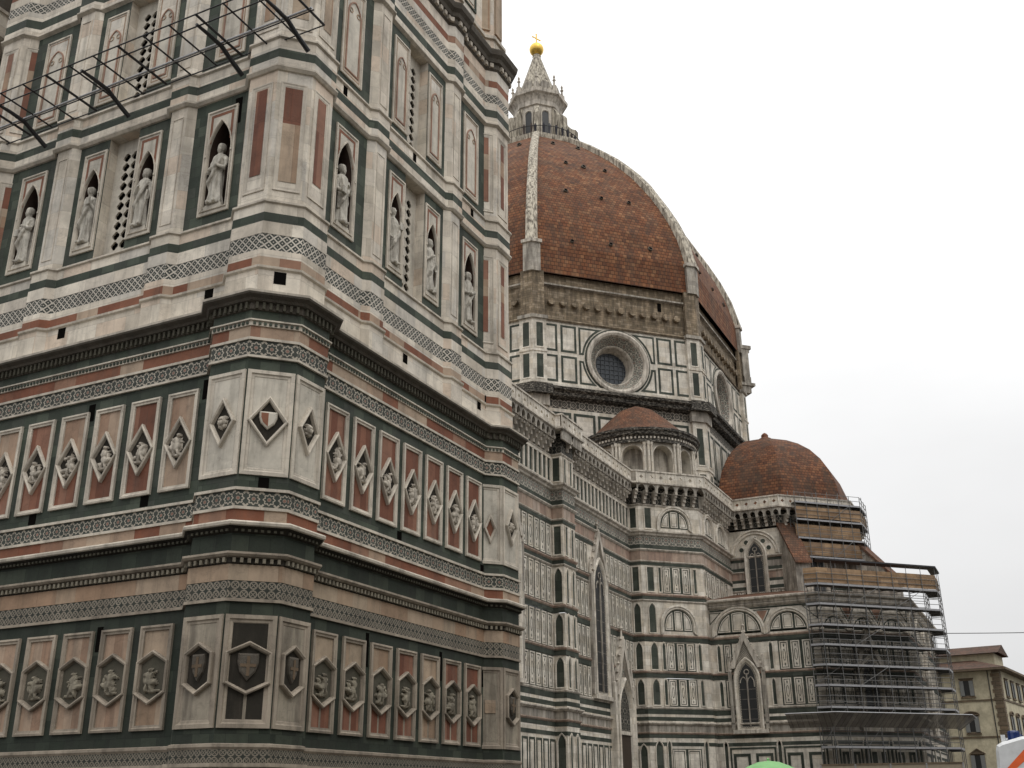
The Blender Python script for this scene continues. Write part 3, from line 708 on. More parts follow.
# putlog holes: black boxes just proud of the wall, inner shade painted on
holes = [(SF, -4.95, 7.22, .12, .28), (SF, -.55, 7.22, .12, .25), (SF, 4.62, 7.22, .12, .22), (WF, 2.95, 7.22, .14, .3), (WF, -1.15, 7.22, .14, .3), (WF, 4.72, 9.9, .16, .55), (WF, .55, 9.95, .12, .5),
         (SF, -1.98, 3.45, .08, .9), (SF, 1.98, 3.45, .08, .85), (SF, 4.62, 3.5, .10, .6), (WF, 2.0, 3.6, .1, .62), (SF, 4.4, 12.9, .13, .33), (SF, -.5, 12.85, .13, .3), (SF, 5.0, 13.1, .13, .5)]
for fr, u, v, w, h in holes:
    n = 0 if v < 12 else WY2-WY1+.12
    mb = MB(); box(mb, fr, u-w, u+w, v, v+h, n-.2, n+.006); mb.build('painted_putlog_hole', 'black', tower)
for fr, u, v, w, h in ((facets(CX, CY, A1, (1,))[0], .02, 7.2, .13, .26), (facets(CX, CY, A2, (1,))[0], .02, 12.8, .16, .36), (WU, -1.3, 12.85, .15, .35), (WU, 4.3, 12.9, .15, .35), (SU, -.2, 20.42, .1, .3), (SU, 3.9, 20.42, .1, .3), (SU, -4.3, 20.42, .1, .35), (WU, 4.55, 18.6, .13, .9)):
    mb = MB(); n = 0 if v < 12 else (.12 if v < 14 else .065)
    if v > 18 and v < 19: n = 0
    box(mb, fr, u-w, u+w, v, v+h, n-.2, n+.006); mb.build('painted_putlog_hole', 'black', tower)

# ---- statues
def statue_mesh(v):
    r = random.Random(v*13+5); mb = MB(); K = 26
    lean = r.uniform(-.06, .06); sway = (-1, 1)[v % 2]*.05
    prof = [(.0, .30, .22), (.06, .31, .23), (.35, .26, .20), (.7, .245, .19), (1.0, .25, .19), (1.2, .235, .175), (1.4, .26, .18), (1.62, .30, .18), (1.74, .27, .16), (1.80, .16, .12), (1.84, .085, .085), (1.92, .085, .09), (1.97, .115, .13), (2.04, .125, .145), (2.12, .125, .145), (2.18, .10, .12), (2.22, .05, .06), (2.225, .005, .005)]
    prof2 = []
    for a, b in zip(prof, prof[1:]):
        st = max(1, int((b[0]-a[0])/.05))
        for i in range(st): t = i/st; prof2.append(tuple(a[k]+(b[k]-a[k])*t for k in range(3)))
    prof2.append(prof[-1]); rings = []
    ph = [r.uniform(0, 6) for _ in range(5)]
    for z, rx, ry in prof2:
        cx = lean*z*.4+sway*sin(z*1.9); cy = 0; ring = []
        for k in range(K*2):
            t = 2*pi*k/(K*2); f = 1.
            if z < 1.72:
                dr = min(1, (1.72-z)/.25)
                f += dr*(.085*sin(7*t+ph[0]+z*1.6)+.055*sin(12*t+ph[1]-z*3.2)+.05*sin(4*t+ph[2]+z*4))
                if .55 < z < 1.5: f += .08*math.exp(-((z-1.15+.3*sin(t+ph[3]))/.07)**2)       # mantle hem across the body
            elif z > 1.95: f += .03*sin(9*t+ph[4])
            ring.append((cx+rx*f*cos(t), cy+ry*f*sin(t)*(-1), z*1.0))
        rings.append(ring)
    for a, b in zip(rings, rings[1:]):
        for k in range(K*2): j = (k+1) % (K*2); mb.face([a[k], a[j], b[j], b[k]])
    mb.face(rings[0])
    hx = lean*2.08*.4+sway*sin(2.08*1.9)
    # front is -y.  nose, brow, beard, arms, what they hold
    lathe(mb, hx, -.15, [(.0, 2.02), (.03, 2.03), (.022, 2.09), (.0, 2.11)], 8)
    if v % 3 != 1: lathe(mb, hx, -.10, [(.0, 1.80), (.06, 1.86), (.085, 1.95), (.07, 2.0), (0, 2.02)], 10)
    lathe(mb, hx, .035, [(.0, 1.93), (.12, 1.96), (.15, 2.06), (.14, 2.16), (.07, 2.235), (0, 2.245)], 14)
    def arm(s_, el, hand): tube(mb, [(hx+s_*.24, 0, 1.64), (hx+s_*.31, -.02, 1.48), el, hand], [.09, .10, .085, .055], 10); tube(mb, [hand, (hand[0]-s_*.05, hand[1]-.03, hand[2]+.02), (hand[0]-s_*.10, hand[1]-.02, hand[2]+.01)], [.05, .045, .03], 8)
    if v == 0: arm(1, (.34, -.10, 1.22), (.12, -.26, 1.30)); arm(-1, (-.33, -.08, 1.2), (-.08, -.27, 1.18)); tube(mb, [(-.16, -.28, 1.15), (.18, -.27, 1.30)], .07, 8)
    elif v == 1: arm(1, (.36, -.05, 1.2), (.20, -.22, 1.45)); arm(-1, (-.34, 0, 1.2), (-.30, -.12, .95)); box(mb, F((.16, -.24), (1, 0), (0, -1)), -.1, .1, 1.38, 1.66, 0, .06)
    elif v == 2: arm(1, (.34, -.06, 1.18), (.30, -.15, .92)); arm(-1, (-.34, -.1, 1.22), (-.10, -.26, 1.42)); tube(mb, [(.33, -.2, 1.25), (.24, -.22, .4), (.2, -.2, .05)], .045, 8)
    else: arm(1, (.33, -.12, 1.26), (.05, -.27, 1.36)); arm(-1, (-.35, -.05, 1.18), (-.22, -.24, 1.05)); box(mb, F((-.2, -.24), (1, 0), (0, -1)), -.14, .10, 1.0, 1.26, 0, .07)
    tube(mb, [(.22, -.12, 1.62), (.05, -.24, 1.15), (-.2, -.22, .75), (-.24, -.05, .5)], [.05, .07, .07, .04], 8)
    for s_ in (-1, 1): tube(mb, [(s_*.11, -.15, .06), (s_*.13, -.30, .035)], [.065, .045], 8)
    me_o = mb.build('statue_tmp', 'statue', None, weld=True)
    mod = me_o.modifiers.new('r', 'REMESH'); mod.mode = 'VOXEL'; mod.voxel_size = .022; mod.use_smooth_shade = True
    dg = bpy.context.evaluated_depsgraph_get(); me = bpy.data.meshes.new_from_object(me_o.evaluated_get(dg)); me.name = 'statue'
    bpy.data.objects.remove(me_o); me.materials.clear(); me.materials.append(M['statue']); return me
SM = [statue_mesh(v) for v in range(4)]
slab_ = ['right-hand tower wall nearest the corner buttress', 'right-hand tower wall just left of the lattice', 'right-hand tower wall just right of the lattice', 'right-hand tower wall farthest right',
         'left-hand tower wall nearest the corner buttress', 'left-hand tower wall just right of the lattice', 'left-hand tower wall just left of the lattice', 'left-hand tower wall farthest left']
order = {'S': sorted([n for n in NICHE if n[0] is SU], key=lambda n: n[1]), 'W': sorted([n for n in NICHE if n[0] is WU], key=lambda n: -n[1])}
st_desc = ['robed statue holding a scroll', 'robed statue holding a tablet up', 'robed statue with a long scroll at its side', 'robed statue clasping a book']
i = 0
for key, vv in (('S', (3, 1, 2, 0)), ('W', (0, 2, 1, 3))):
    for (fr, c, z0), v in zip(order[key], vv):
        p = fr(c-(.06 if key == 'W' else -.03), z0+.16, -.10)
        base = thing('statue', p, '', 'statue', 'statues in the tower niches')
        base['label'] = 'robed stone statue, niche on the %s' % slab_[i]
        o = bpy.data.objects.new('robed_figure', SM[v]); COL.objects.link(o); o.parent = base; o.scale = (.86, .88, .93)
        base.rotation_euler = (0, 0, atan2(fr.n.y, fr.n.x)+pi/2)
        mb = MB(); m0 = F((0, 0), (1, 0), (0, -1)); box(mb, m0, -.33, .33, -.16, -.05, -.26, .12); box(mb, m0, -.29, .29, -.05, .01, -.24, .10)
        pl = mb.build('plinth', 'cream'); pl.parent = base
        i += 1

# ---- iron rack bracketed out over the west wall
rack = thing('iron_rack', (19.6, 21.5, 20.1), 'dark iron rack of rails and curved brackets jutting over the upper left tower wall', 'iron rack')
ZR = 20.71
for y in (28.4+2.3, 26.9, 23.25, 18.75, 16.35):
    mb = MB(); tube(mb, [(19.75, y-.12, 20.12), (19.3, y-.02, 20.42), (18.9, y, 20.62), (18.4, y+.04, 20.68), (17.9, y+.06, 20.68)], [.075, .07, .07, .06, .045], 8); mb.build('bracket', 'iron', rack)
for x, r, m_, y0, y1 in ((17.6, .022, 'iron', 14.9, 33), (18.0, .022, 'iron', 15.6, 33), (18.86, .035, 'steel', 15.5, 33), (18.95, .02, 'iron', 15.5, 33), (19.6, .02, 'iron', 15.6, 33)):
    mb = MB(); tube(mb, [(x, y0, ZR), (x, y1, ZR)], r, 8); mb.build('rail', m_, rack)
y = 15.62; k = 0
while y < 32.8:
    mb = MB(); tube(mb, [(17.6, y, ZR), (19.6, y, ZR)], .028 if k % 3 else .04, 6); mb.build('cross_bar', 'iron', rack); y += .985; k += 1

# ================================================================== CATHEDRAL
DX, DY = 122.75, 56.2                       # axis of the dome
cath = thing('cathedral', (95, 50, GZ), 'huge marble cathedral with a ribbed red tile dome rising behind the bell tower', 'cathedral')
def cb(name, path, rows):
    for r in rows:
        mb = MB(); z0, z1, out, m = r[1:5]
        course(mb, path, r[5] if len(r) > 5 else ([(0, z0), (0, z1)] if out == 0 else [(-.05, z0), (out, z0), (out, z1), (-.05, z1)]), 0, False); mb.build(r[0], m, cath)
NAVE = [(19, 35.5), (41.5, 35.5), (41.5, 34.5), (44, 34.5), (44, 35.5), (60.4, 35.5), (60.4, 34.5), (62.9, 34.5), (62.9, 35.5), (78.8, 35.5), (78.8, 34.5), (81.3, 34.5), (81.3, 35.5), (97.2, 35.5), (97.2, 34.4), (101.9, 29.7)]
CHAP = [(103, 29.7), (103, 19.3), (110, 12.3), (133, 12.3), (140, 19.3), (140, 29.7), (144, 29.7)]
TRIB = [(112.8, 29.7), (112.8, 24.1), (118.6, 18.3), (126.9, 18.3), (132.7, 24.1), (132.7, 29.7), (144, 29.7)]
EAST = [(144, 29.7), (150, 36), (166, 40), (166, 72), (150, 76), (144, 84)]
LOWP = NAVE+CHAP+EAST[1:]; UPP = NAVE+TRIB+EAST[1:]
def mold(z, h, o, m='ctrim'): return ('moulding', z, z+h, o, m, [(0, z-.05), (o*.5, z), (o, z+h*.6), (o, z+h), (0, z+h+.05)])
LOW_ROWS = [('marble_plinth', GZ, -.6, .35, 'cwg'), mold(-.6, .25, .4), ('marble_wall', -.4, 4.85, 0, 'cw'), ('green_band', 4.87, 5.17, .02, 'cg'), ('white_band', 5.17, 5.55, .0, 'cw'), ('green_band', 5.55, 5.9, .02, 'cg'),
  mold(5.9, .14, .12, 'cpink'), ('white_band', 6.04, 6.68, .04, 'cwg'), mold(6.68, .22, .3, 'ctrim'), ('white_band', 6.9, 7.05, .02, 'cw'), ('green_band', 7.05, 7.4, .03, 'cg'), ('white_band', 7.4, 7.64, .02, 'cw'),
  ('green_band', 7.64, 8.1, .03, 'cg'), mold(8.12, .14, .10), ('marble_wall', 8.28, 10.85, 0, 'cw'), ('green_band', 10.9, 11.3, .04, 'cg'), mold(11.32, .16, .14, 'cpink'), ('marble_wall', 11.5, 14.2, 0, 'cw'),
  ('green_band', 14.25, 14.65, .04, 'cg'), mold(14.68, .18, .14, 'cpink'), ('marble_wall', 14.88, 17.95, 0, 'cw')]
cb('low', LOWP, LOW_ROWS)
cb('chapel_eaves', CHAP, [mold(17.6, .25, .3), ('eaves_cornice', 17.9, 18.3, .7, 'ctrim', [(0, 17.8), (.3, 17.9), (.35, 18.1), (.7, 18.2), (.72, 18.35), (.2, 18.5)])])
# lean-to roof over the chapel ring
mb = MB(); cp = offpath(CHAP[:6], .5, False); tp = offpath(TRIB[:6], .0, False)
for i in range(5): mb.face([(cp[i].x, cp[i].y, 18.42), (cp[i+1].x, cp[i+1].y, 18.42), (tp[i+1].x, tp[i+1].y, 20.6), (tp[i].x, tp[i].y, 20.6)])
mb.build('chapel_roof', 'tile_s', cath)
UP_ROWS = [mold(18.0, .14, .14), ('green_band', 18.2, 18.5, .04, 'cg'), mold(18.52, .2, .16, 'cpink'), ('marble_wall', 18.75, 21.5, 0, 'cw'), ('green_band', 21.5, 21.78, .05, 'cg'), mold(21.8, .12, .12),
  ('pink_band', 21.95, 22.85, .03, 'cpink'), mold(22.88, .2, .22), ('green_band', 23.1, 23.5, .05, 'cg'), ('inlaid_frieze', 23.5, 24.4, .04, 'cpat'), ('string_cornice', 24.4, 24.85, .45, 'ctrim', [(0, 24.35), (.2, 24.45), (.25, 24.6), (.45, 24.72), (.47, 24.85), (0, 24.95)]),
  ('marble_wall', 24.9, 27.4, 0, 'cw'), mold(27.4, .15, .12)]
cb('up', NAVE+[(112.8, 29.7)], UP_ROWS)
T_ROWS = [('marble_wall', 18.3, 20.9, 0, 'cw'), mold(20.8, .15, .12), ('green_band', 21.0, 21.35, .04, 'cg'), ('white_band', 21.35, 21.8, .02, 'cw'), ('green_band', 21.8, 22.1, .04, 'cg'), ('pink_band', 22.1, 22.8, .03, 'cpink'), mold(22.8, .16, .18),
   ('green_band', 23.0, 23.35, .04, 'cg'), ('white_band', 23.35, 24.0, .03, 'cwg'), ('green_band', 24.0, 24.3, .05, 'cg'), mold(24.3, .25, .3), ('marble_wall', 24.6, 27.6, 0, 'cw')]
cb('trib', TRIB+EAST[1:], T_ROWS)
def colour_rows(path, z0, z1, m, name='wall_top', out=0):
    mb = MB(); course(mb, path, [(out, z0), (out, z1)], 0); return mb.build(name, m, cath)
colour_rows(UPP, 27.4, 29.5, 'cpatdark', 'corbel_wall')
# gallery: slab, corbels, pointed arches, pierced parapet
OUT = 1.0
gp = [(19, 35.5), (60.4, 35.5), (60.4, 34.9), (62.9, 34.9), (62.9, 35.5), (78.8, 35.5), (78.8, 34.9), (81.3, 34.9), (81.3, 35.5), (96.6, 35.5), (97.0, 34.6), (101.9, 29.7), (112.8, 29.7), (112.8, 24.1), (118.6, 18.3), (126.9, 18.3), (132.7, 24.1), (132.7, 29.7), (144, 29.7)]
mb = MB(); course(mb, gp, [(0, 29.35), (OUT, 29.35), (OUT+.12, 29.42), (OUT+.12, 29.58), (OUT-.25, 29.6), (-6, 29.62)]); mb.build('gallery_floor', 'ctrim', cath)
cmesh = MB(); CF = F((0, 0), (1, 0), (0, -1))
for (z0, z1, n1) in ((27.6, 27.95, .3), (27.95, 28.3, .55), (28.3, 28.65, .8), (28.65, 28.85, .95)): box(cmesh, CF, -.14, .14, z0, z1, 0, n1)
cm_o = cmesh.build('corbel', 'ctrim'); cm = cm_o.data; bpy.data.objects.remove(cm_o)
segs = []
g2 = [(62.9, 35.5), (78.8, 35.5), (78.8, 34.9), (81.3, 34.9), (81.3, 35.5), (96.6, 35.5), (97.0, 34.6), (101.9, 29.7), (112.8, 29.7), (112.8, 24.1), (118.6, 18.3), (126.9, 18.3)]
oo = offpath(g2, OUT, False)
n_corb = 0
for i in range(len(g2)-1):
    fr, L = seg(g2[i], g2[i+1])
    if L < 1.2: continue
    n = max(2, round(L/1.0)); ua = (oo[i]-Vector(g2[i])).dot(fr.u.xy); ub = L+(oo[i+1]-Vector(g2[i+1])).dot(fr.u.xy)
    wd = (ub-ua)/n
    mb = MB()
    for k in range(n):
        a, b = ua+k*wd, ua+(k+1)*wd
        plate(mb, fr, rect(a, b, 28.5, 29.36), pointed(a+.13, b-.13, 28.52, 28.8, .72, 5), OUT-.04, 0, .16)
    mb.build('corbel_arcade', 'cwg', cath)
    for k in range(n+1):
        u = ua+k*wd
        if u < -.2 or u > L+.2: continue
        o = bpy.data.objects.new('corbel', cm); COL.objects.link(o); setparent(o, cath); n_corb += 1
        o.location = fr(u, 0, 0); o.rotation_euler = (0, 0, atan2(fr.u.y, fr.u.x))
    # pierced parapet
    mb = MB(); m2 = max(1, round((ub-ua)/1.05)); w2 = (ub-ua)/m2
    for k in range(m2):
        a, b = ua+k*w2, ua+(k+1)*w2
        hole = [((a+b)/2+.17*(1.25 if q % 2 == 0 else .8)*cos(q*pi/4), 30.1+.17*(1.25 if q % 2 == 0 else .8)*sin(q*pi/4)) for q in range(8)]
        plate(mb, fr, rect(a, b, 29.58, 30.6), hole, OUT-.02, 0, .14)
        plate(mb, fr, rect(a, b, 29.58, 30.6), hole, OUT-.16, 0)
        box(mb, fr, a-.06, a+.06, 29.6, 30.6, OUT-.02, OUT+.03)
    mb.build('pierced_parapet', 'cw', cath)
mb = MB(); course(mb, gp, [(OUT-.2, 30.6), (OUT+.08, 30.6), (OUT+.08, 30.75), (OUT-.2, 30.75)]); mb.build('parapet_coping', 'ctrim', cath)
mb = MB(); course(mb, gp[:3], [(OUT, 29.5), (OUT, 30.6)]); mb.build('parapet_wall', 'cw', cath)

# ---- inlaid panels etc. (drawn as real slabs proud of the wall)
def slab(mb, fr, u0, u1, z0, z1, motif=True, g=0, w=1, t=.10, n=0.):
    """white frame standing proud, green inset, white centre"""
    sweep(mb, fr, rect(u0, u1, z0, z1), [(0, n), (0, n+.07), (t, n+.07), (t, n+.02)], w)
    sweep(mb, fr, rect(u0+t, u1-t, z0+t, z1-t), [(0, n+.02), (.07, n+.02)], g)
    mb.face([fr(*p, n+.025) for p in rect(u0+t+.07, u1-t-.07, z0+t+.07, z1-t-.07)], w)
    if motif and u1-u0 > .5:
        c = (u0+u1)/2; h = (z1-z0); q = (u1-u0)/2-t-.16
        for (a, b, k) in ((z0+h*.5, h*.22, 8),):
            o = [(c+q*cos(i*2*pi/10), a+b*sin(i*2*pi/10)) for i in range(10)]
            sweep(mb, fr, o, [(0, n+.027), (0, n+.04), (.045, n+.04), (.045, n+.028)], g)
        for s_ in (-1, 1): mb.face([fr(*p, n+.03) for p in diamond(c, z0+h*(.5+s_*.34), q*.5, h*.07)], g)
def green_strips(mb, fr, u0, u1, z0, z1, n, mi=0, frac=.5, nn=.012):
    w = (u1-u0)/n
    for i in range(n): mb.face([fr(*p, nn) for p in rect(u0+w*i+w*(1-frac)/2, u0+w*(i+1)-w*(1-frac)/2, z0, z1)], mi)
def prow(fr, u0, u1, z0, z1, n, name='inlaid_panels', motif=True, back=True, gap=.27):
    mb = MB(); w = (u1-u0)/n
    if back: mb.face([fr(*p, .012) for p in rect(u0, u1, z0-.02, z1+.02)], 0)
    for i in range(n): slab(mb, fr, u0+w*i+gap/2, u0+w*(i+1)-gap/2, z0+.06, z1-.06, motif)
    return mb.build(name, ['cg', 'cw'], cath)
def gwin(fr, c, w, z0, z1, name='blind_lancet', deep=.0):
    """narrow pointed blind window in green marble with white frame"""
    k = 1.1; rise = w*sqrt(max(k-.25, .1)) if False else w*.95
    mb = MB(); out = pointed(c-w/2-.12, c+w/2+.12, z0, z1-rise-.12, k, 5)
    sweep(mb, fr, out, [(0, 0), (0, .09), (.08, .09), (.12, .02)]); f = mb.build(name, 'cw', cath)
    mb = MB(); mb.face([fr(*p, .02) for p in inset(out, .12)]); mb.build('dark_infill', 'cg', f); return f
def rwin(fr, c, w, z0, z1, name='blind_window', mat='cg'):
    mb = MB(); sweep(mb, fr, rect(c-w/2-.12, c+w/2+.12, z0, z1), [(0, 0), (0, .09), (.09, .09), (.13, .02)]); f = mb.build(name, 'cw', cath)
    mb = MB(); mb.face([fr(*p, .02) for p in rect(c-w/2, c+w/2, z0+.12, z1-.12)]); mb.build('dark_infill', mat, f)
ROWS3 = ((8.3, 10.85), (11.5, 14.2), (14.9, 17.95))
def nave_bay(x0, x1, detail=True):
    fr = F((0, 35.5), (1, 0), (0, -1)); cx = 88.45 if x0 > 80 else (x0+x1)/2; L0, L1 = cx-2.1, cx+2.1
    for (a, b) in ((x0+.3, L0), (L1, x1-.2)):
        n = max(1, round((b-a)/1.05))
        for z0, z1 in ROWS3+((18.8, 21.45),):
            if z1 > 17.9 or True: prow(fr, a, b, z0, z1, n)
    # lower field of upright green framed slabs
    n = round((x1-x0)/1.25); w = (x1-x0)/n; mb = MB()
    for i in range(n):
        a = x0+w*i+.12; b = a+w-.24; sweep(mb, fr, rect(a, b, .2, 4.6), [(0, 0), (0, .03), (.16, .03), (.16, .005)], 0)
        mb.face([fr(*p, .015) for p in rect(a+.3, b-.3, .5, 4.3)], 1)
    mb.build('inlaid_panels', ['cg', 'cw'], cath)
    # striped row under the corbels
    n = round((x1-x0-.2)/.86); mb = MB(); w = (x1-x0-.2)/n; mb.face([fr(*p, .01) for p in rect(x0+.05, x1-.05, 25.1, 27.3)], 0)
    for i in range(n+1): box(mb, fr, x0+.1+w*i-.13, x0+.1+w*i+.13, 25.12, 27.3, .01, .12, 1)
    box(mb, fr, x0+.05, x1-.05, 27.12, 27.35, .0, .14, 1); box(mb, fr, x0+.05, x1-.05, 24.95, 25.15, .0, .14, 1)
    mb.build('striped_arcade', ['cg', 'cw'], cath)
    # tall gothic window
    win = MB(); gothic(fr, cx, 1.35, 8.6, 17.9, 23.2)
def gothic(fr, c, hw, z0, zs, zt, hood=True, mull=1, name='gothic_window', parent=None):
    """tall splayed window: opening half width hw, sill z0, springing zs, gable top zt"""
    R = hw*2*1.05; rise = sqrt(max(0, R*R-(R-hw)**2))
    out = pointed(c-hw, c+hw, z0, zs-rise*.0, 1.05, 8); fo = MB()
    sweep(fo, fr, out, [(-.24, .0), (-.24, .30), (-.16, .40), (-.06, .36), (0, .32), (.05, .26), (.10, .30), (.15, .22)], 0); f = fo.build(name, 'cw', cath)
    inn = inset(out, .15)
    mb = MB(); sweep(mb, fr, inn, [(0, .23), (.14, .20)]); mb.build('twisted_colonnette', 'cpat2', f)
    inn = inset(out, .29)
    mb = MB(); mb.face([fr(*p, .2) for p in inn]); g = mb.build('glazing', 'glass', f)
    mb = MB(); box(mb, fr, c-.06, c+.06, z0+.3, zs+rise*.35, .2, .32)
    for s_ in (-1, 1):
        o = pointed(c+s_*hw*.33-hw*.3, c+s_*hw*.33+hw*.3, zs-.6, zs-.2, 1., 5)[1:]; tube(mb, [fr(p[0], p[1], .24) for p in o], .05, 5)
    o = circle(c, zs+rise*.42, hw*.22, 12); tube(mb, [fr(p[0], p[1], .24) for p in o+o[:1]], .05, 5)
    zz = z0+.9
    while zz < zs-.6: box(mb, fr, c-hw*.7, c+hw*.7, zz, zz+.025, .2, .215); zz += .9
    mb.build('tracery', 'cwg', f)
    if hood:
        mb = MB(); W2 = hw+.50; zb = zs+(1.15 if hw < 1.2 else 1.3); T = .26
        tri = [(c-W2, zb), (c-W2+.42, zb), (c, zt-.85), (c+W2-.42, zb), (c+W2, zb), (c, zt)]
        L_ = [(c-W2, zb), (c-W2+.45, zb), (c, zt-1.0), (c, zt)]; R_ = [(c, zt), (c, zt-1.0), (c+W2-.45, zb), (c+W2, zb)]
        for q in (L_, R_):
            mb.face([fr(*p, .38) for p in q]);
            for i in range(4): j = (i+1) % 4; mb.face([fr(*q[i], .38), fr(*q[j], .38), fr(*q[j], 0), fr(*q[i], 0)])
        for i in range(6):                        # crockets on the gable
            t = (i+.5)/6
            for s_ in (-1, 1): p = fr(c+s_*W2*(1-t), zb+(zt-zb)*t+.12, .2); lathe(mb, p.x, p.y, [(0, p.z-.1), (.11, p.z), (.05, p.z+.1), (0, p.z+.2)], 6)
        p = fr(c, zt, .2); lathe(mb, p.x, p.y, [(.08, p.z-.1), (.05, p.z+.3), (.16, p.z+.45), (.05, p.z+.6), (.03, p.z+.9), (0, p.z+1.1)], 7)
        mb.build('crocketed_gable', 'ctrim', f)
        mb = MB(); mb.face([fr(c-W2+.4, zb+.02, .17), fr(c+W2-.4, zb+.02, .17), fr(c, zt-.95, .17)])
        mb.build('gable_field', 'cpat2', f)
        for s_ in (-1, 1):
            mb = MB(); u = c+s_*(W2+.05); box(mb, fr, u-.16, u+.16, z0, zs+.9, 0, .3); pz = fr(u, 0, .15)
            mb.build('pinnacle_shaft', 'cwg', f)
            mb = MB(); lathe(mb, pz.x, pz.y, [(.22, zs+.9), (.22, zs+1.1), (.14, zs+1.15), (.03, zs+2.2), (.08, zs+2.3), (0, zs+2.5)], 6); mb.build('pinnacle', 'ctrim', f)
        mb = MB(); box(mb, fr, c-hw-.6, c+hw+.6, z0-.35, z0-.02, 0, .42); mb.build('sill', 'ctrim', f)
    return f
M['cpat2'] = pattern('twisted_inlay', 'diamond', .22, (.13, .12, .10), (.40, .36, .30), None, 0, .4)
nave_bay(62.9, 78.8); nave_bay(81.3, 97.2); nave_bay(44, 60.4)
# side portal with gable, deep jambs and door
def portal():
    fr = F((0, 35.5), (1, 0), (0, -1)); c = 93.0; hw = 1.7
    out = pointed(c-hw, c+hw, GZ, 7.2, 1.05, 9); mb = MB()
    sweep(mb, fr, out, [(-.25, 0), (-.25, .62), (-.1, .7), (.0, .55), (.10, .62), (.2, .45), (.3, .52), (.4, .36)], 0, skip=(0,)); f = mb.build('portal', 'cw', cath)
    inn = inset(out, .4); mb = MB(); mb.face([fr(*p, .355) for p in inn]); mb.build('door', 'door', f)
    mb = MB(); mb.face([fr(*p, .365) for p in pointed(c-hw+.4, c+hw-.4, 5.9, 7.2, 1.05, 7)]); mb.build('tympanum', 'cpatdark', f)
    mb = MB(); box(mb, fr, c-hw+.3, c+hw-.3, 5.6, 5.9, .3, .5); mb.build('lintel', 'ctrim', f)
    for s_ in (-1, 1):
        mb = MB(); box(mb, fr, c+s_*(hw+.6)-.25, c+s_*(hw+.6)+.25, GZ, 9.6, 0, .55); mb.build('portal_pier', 'cw', f)
        p = fr(c+s_*(hw+.6), 0, .3); mb = MB(); lathe(mb, p.x, p.y, [(.3, 9.6), (.3, 9.9), (.2, 10), (.05, 12.0), (.12, 12.2), (0, 12.5)], 8); mb.build('pinnacle', 'ctrim', f)
    mb = MB(); zb, zt = 8.9, 14.2; W2 = hw+.35
    for q in ([(c-W2, zb), (c-W2+.4, zb), (c, zt-1.2), (c, zt)], [(c, zt), (c, zt-1.2), (c+W2-.4, zb), (c+W2, zb)]):
        mb.face([fr(*p, .6) for p in q])
        for i in range(4): j = (i+1) % 4; mb.face([fr(*q[i], .6), fr(*q[j], .6), fr(*q[j], 0), fr(*q[i], 0)])
    for i in range(7):
        t = (i+.5)/7
        for s_ in (-1, 1): p = fr(c+s_*W2*(1-t), zb+(zt-zb)*t+.12, .35); lathe(mb, p.x, p.y, [(0, p.z-.15), (.16, p.z), (.06, p.z+.14), (0, p.z+.3)], 6)
    p = fr(c, zt, .35); lathe(mb, p.x, p.y, [(.12, zt-.1), (.08, zt+.5), (.22, zt+.7), (.06, zt+.9), (0, zt+1.5)], 7)
    mb.build('crocketed_gable', 'ctrim', f)
    mb = MB(); mb.face([fr(c-W2+.4, zb, .24), fr(c+W2-.4, zb, .24), fr(c, zt-1.1, .24)]); mb.build('gable_field', 'cpat', f)
M['door'] = simple('dark_wooden_door', (.035, .022, .014), .6)
portal()
# wall buttresses
for bx in (60.4, 78.8, 97.2):
    fw, Lw = seg((bx, 35.5), (bx, 34.4)); fs, Ls = seg((bx, 34.5), (bx+2.5, 34.5))
    for z0, z1, kind in ((-.3, 5.0, 'g'), (8.35, 10.8, 'g'), (11.55, 14.15, 'g'), (14.95, 17.85, 'g'), (18.85, 21.4, 'r'), (25.05, 27.3, 'r')):
        fn = gwin if kind == 'g' else rwin
        fn(fw, .52, .62, z0, z1)
        if bx < 97:
            for c in (.65, 1.85): fn(fs, c, .42, z0, z1)
# south-west facing flank of the crossing block
def arch_field(fr, c, r, z0, zs, n, name='blind_arch', slabs=3, red=False, top=None):
    """round arch with white archivolt; striped slabs inside"""
    mb = MB(); o = roundarch(c-r, c+r, z0, zs, 20)
    sweep(mb, fr, o, [(-.16, 0), (-.16, n+.10), (.02, n+.14), (.10, n+.05), (.22, n+.08), (.30, -.0+.02)], 0, skip=(0,)); f = mb.build(name, 'cw', cath)
    inn = inset(o, .30); mb = MB(); mb.face([fr(*p, .02) for p in inn], 0)
    w = (2*(r-.3))/slabs
    for i in range(slabs):
        a = c-r+.3+w*i+.10; b = a+w-.20
        hh = lambda x: zs+sqrt(max(0, (r-.42)**2-(x-c)**2))
        pts = [(a, z0+.4), (b, z0+.4)]+[(b-(b-a)*k/6, hh(b-(b-a)*k/6)) for k in range(7)]
        if min(p[1] for p in pts[2:])-z0 < .55: pts = [p for p in pts if p[1] > z0+.45 or p[1] == z0+.4]
        sweep(mb, fr, pts, [(0, .02), (0, .06), (.09, .06), (.09, .03)], 1)
        sweep(mb, fr, inset(pts, .09), [(0, .03), (.05, .03), (.055, .032)], 0, 1)
    mb.build('arch_infill', ['cg', 'cw'], f); return f
fr, L = seg((97.2, 34.4), (101.9, 29.7))
for z0, z1 in ((-.3, 5.3), (8.35, 10.8), (11.55, 14.15), (14.95, 17.85)):
    gwin(fr, .95, .66, z0, z1)
    if z1 < 14.5: gwin(fr, 1.95, .26, z0, z1); gwin(fr, 5.75, .26, z0, z1)
rwin(fr, .95, .66, 18.85, 21.4); rwin(fr, 1.0, .66, 25.05, 27.3); rwin(fr, 1.95, .22, 18.85, 21.4); rwin(fr, 5.75, .25, 18.85, 21.4)
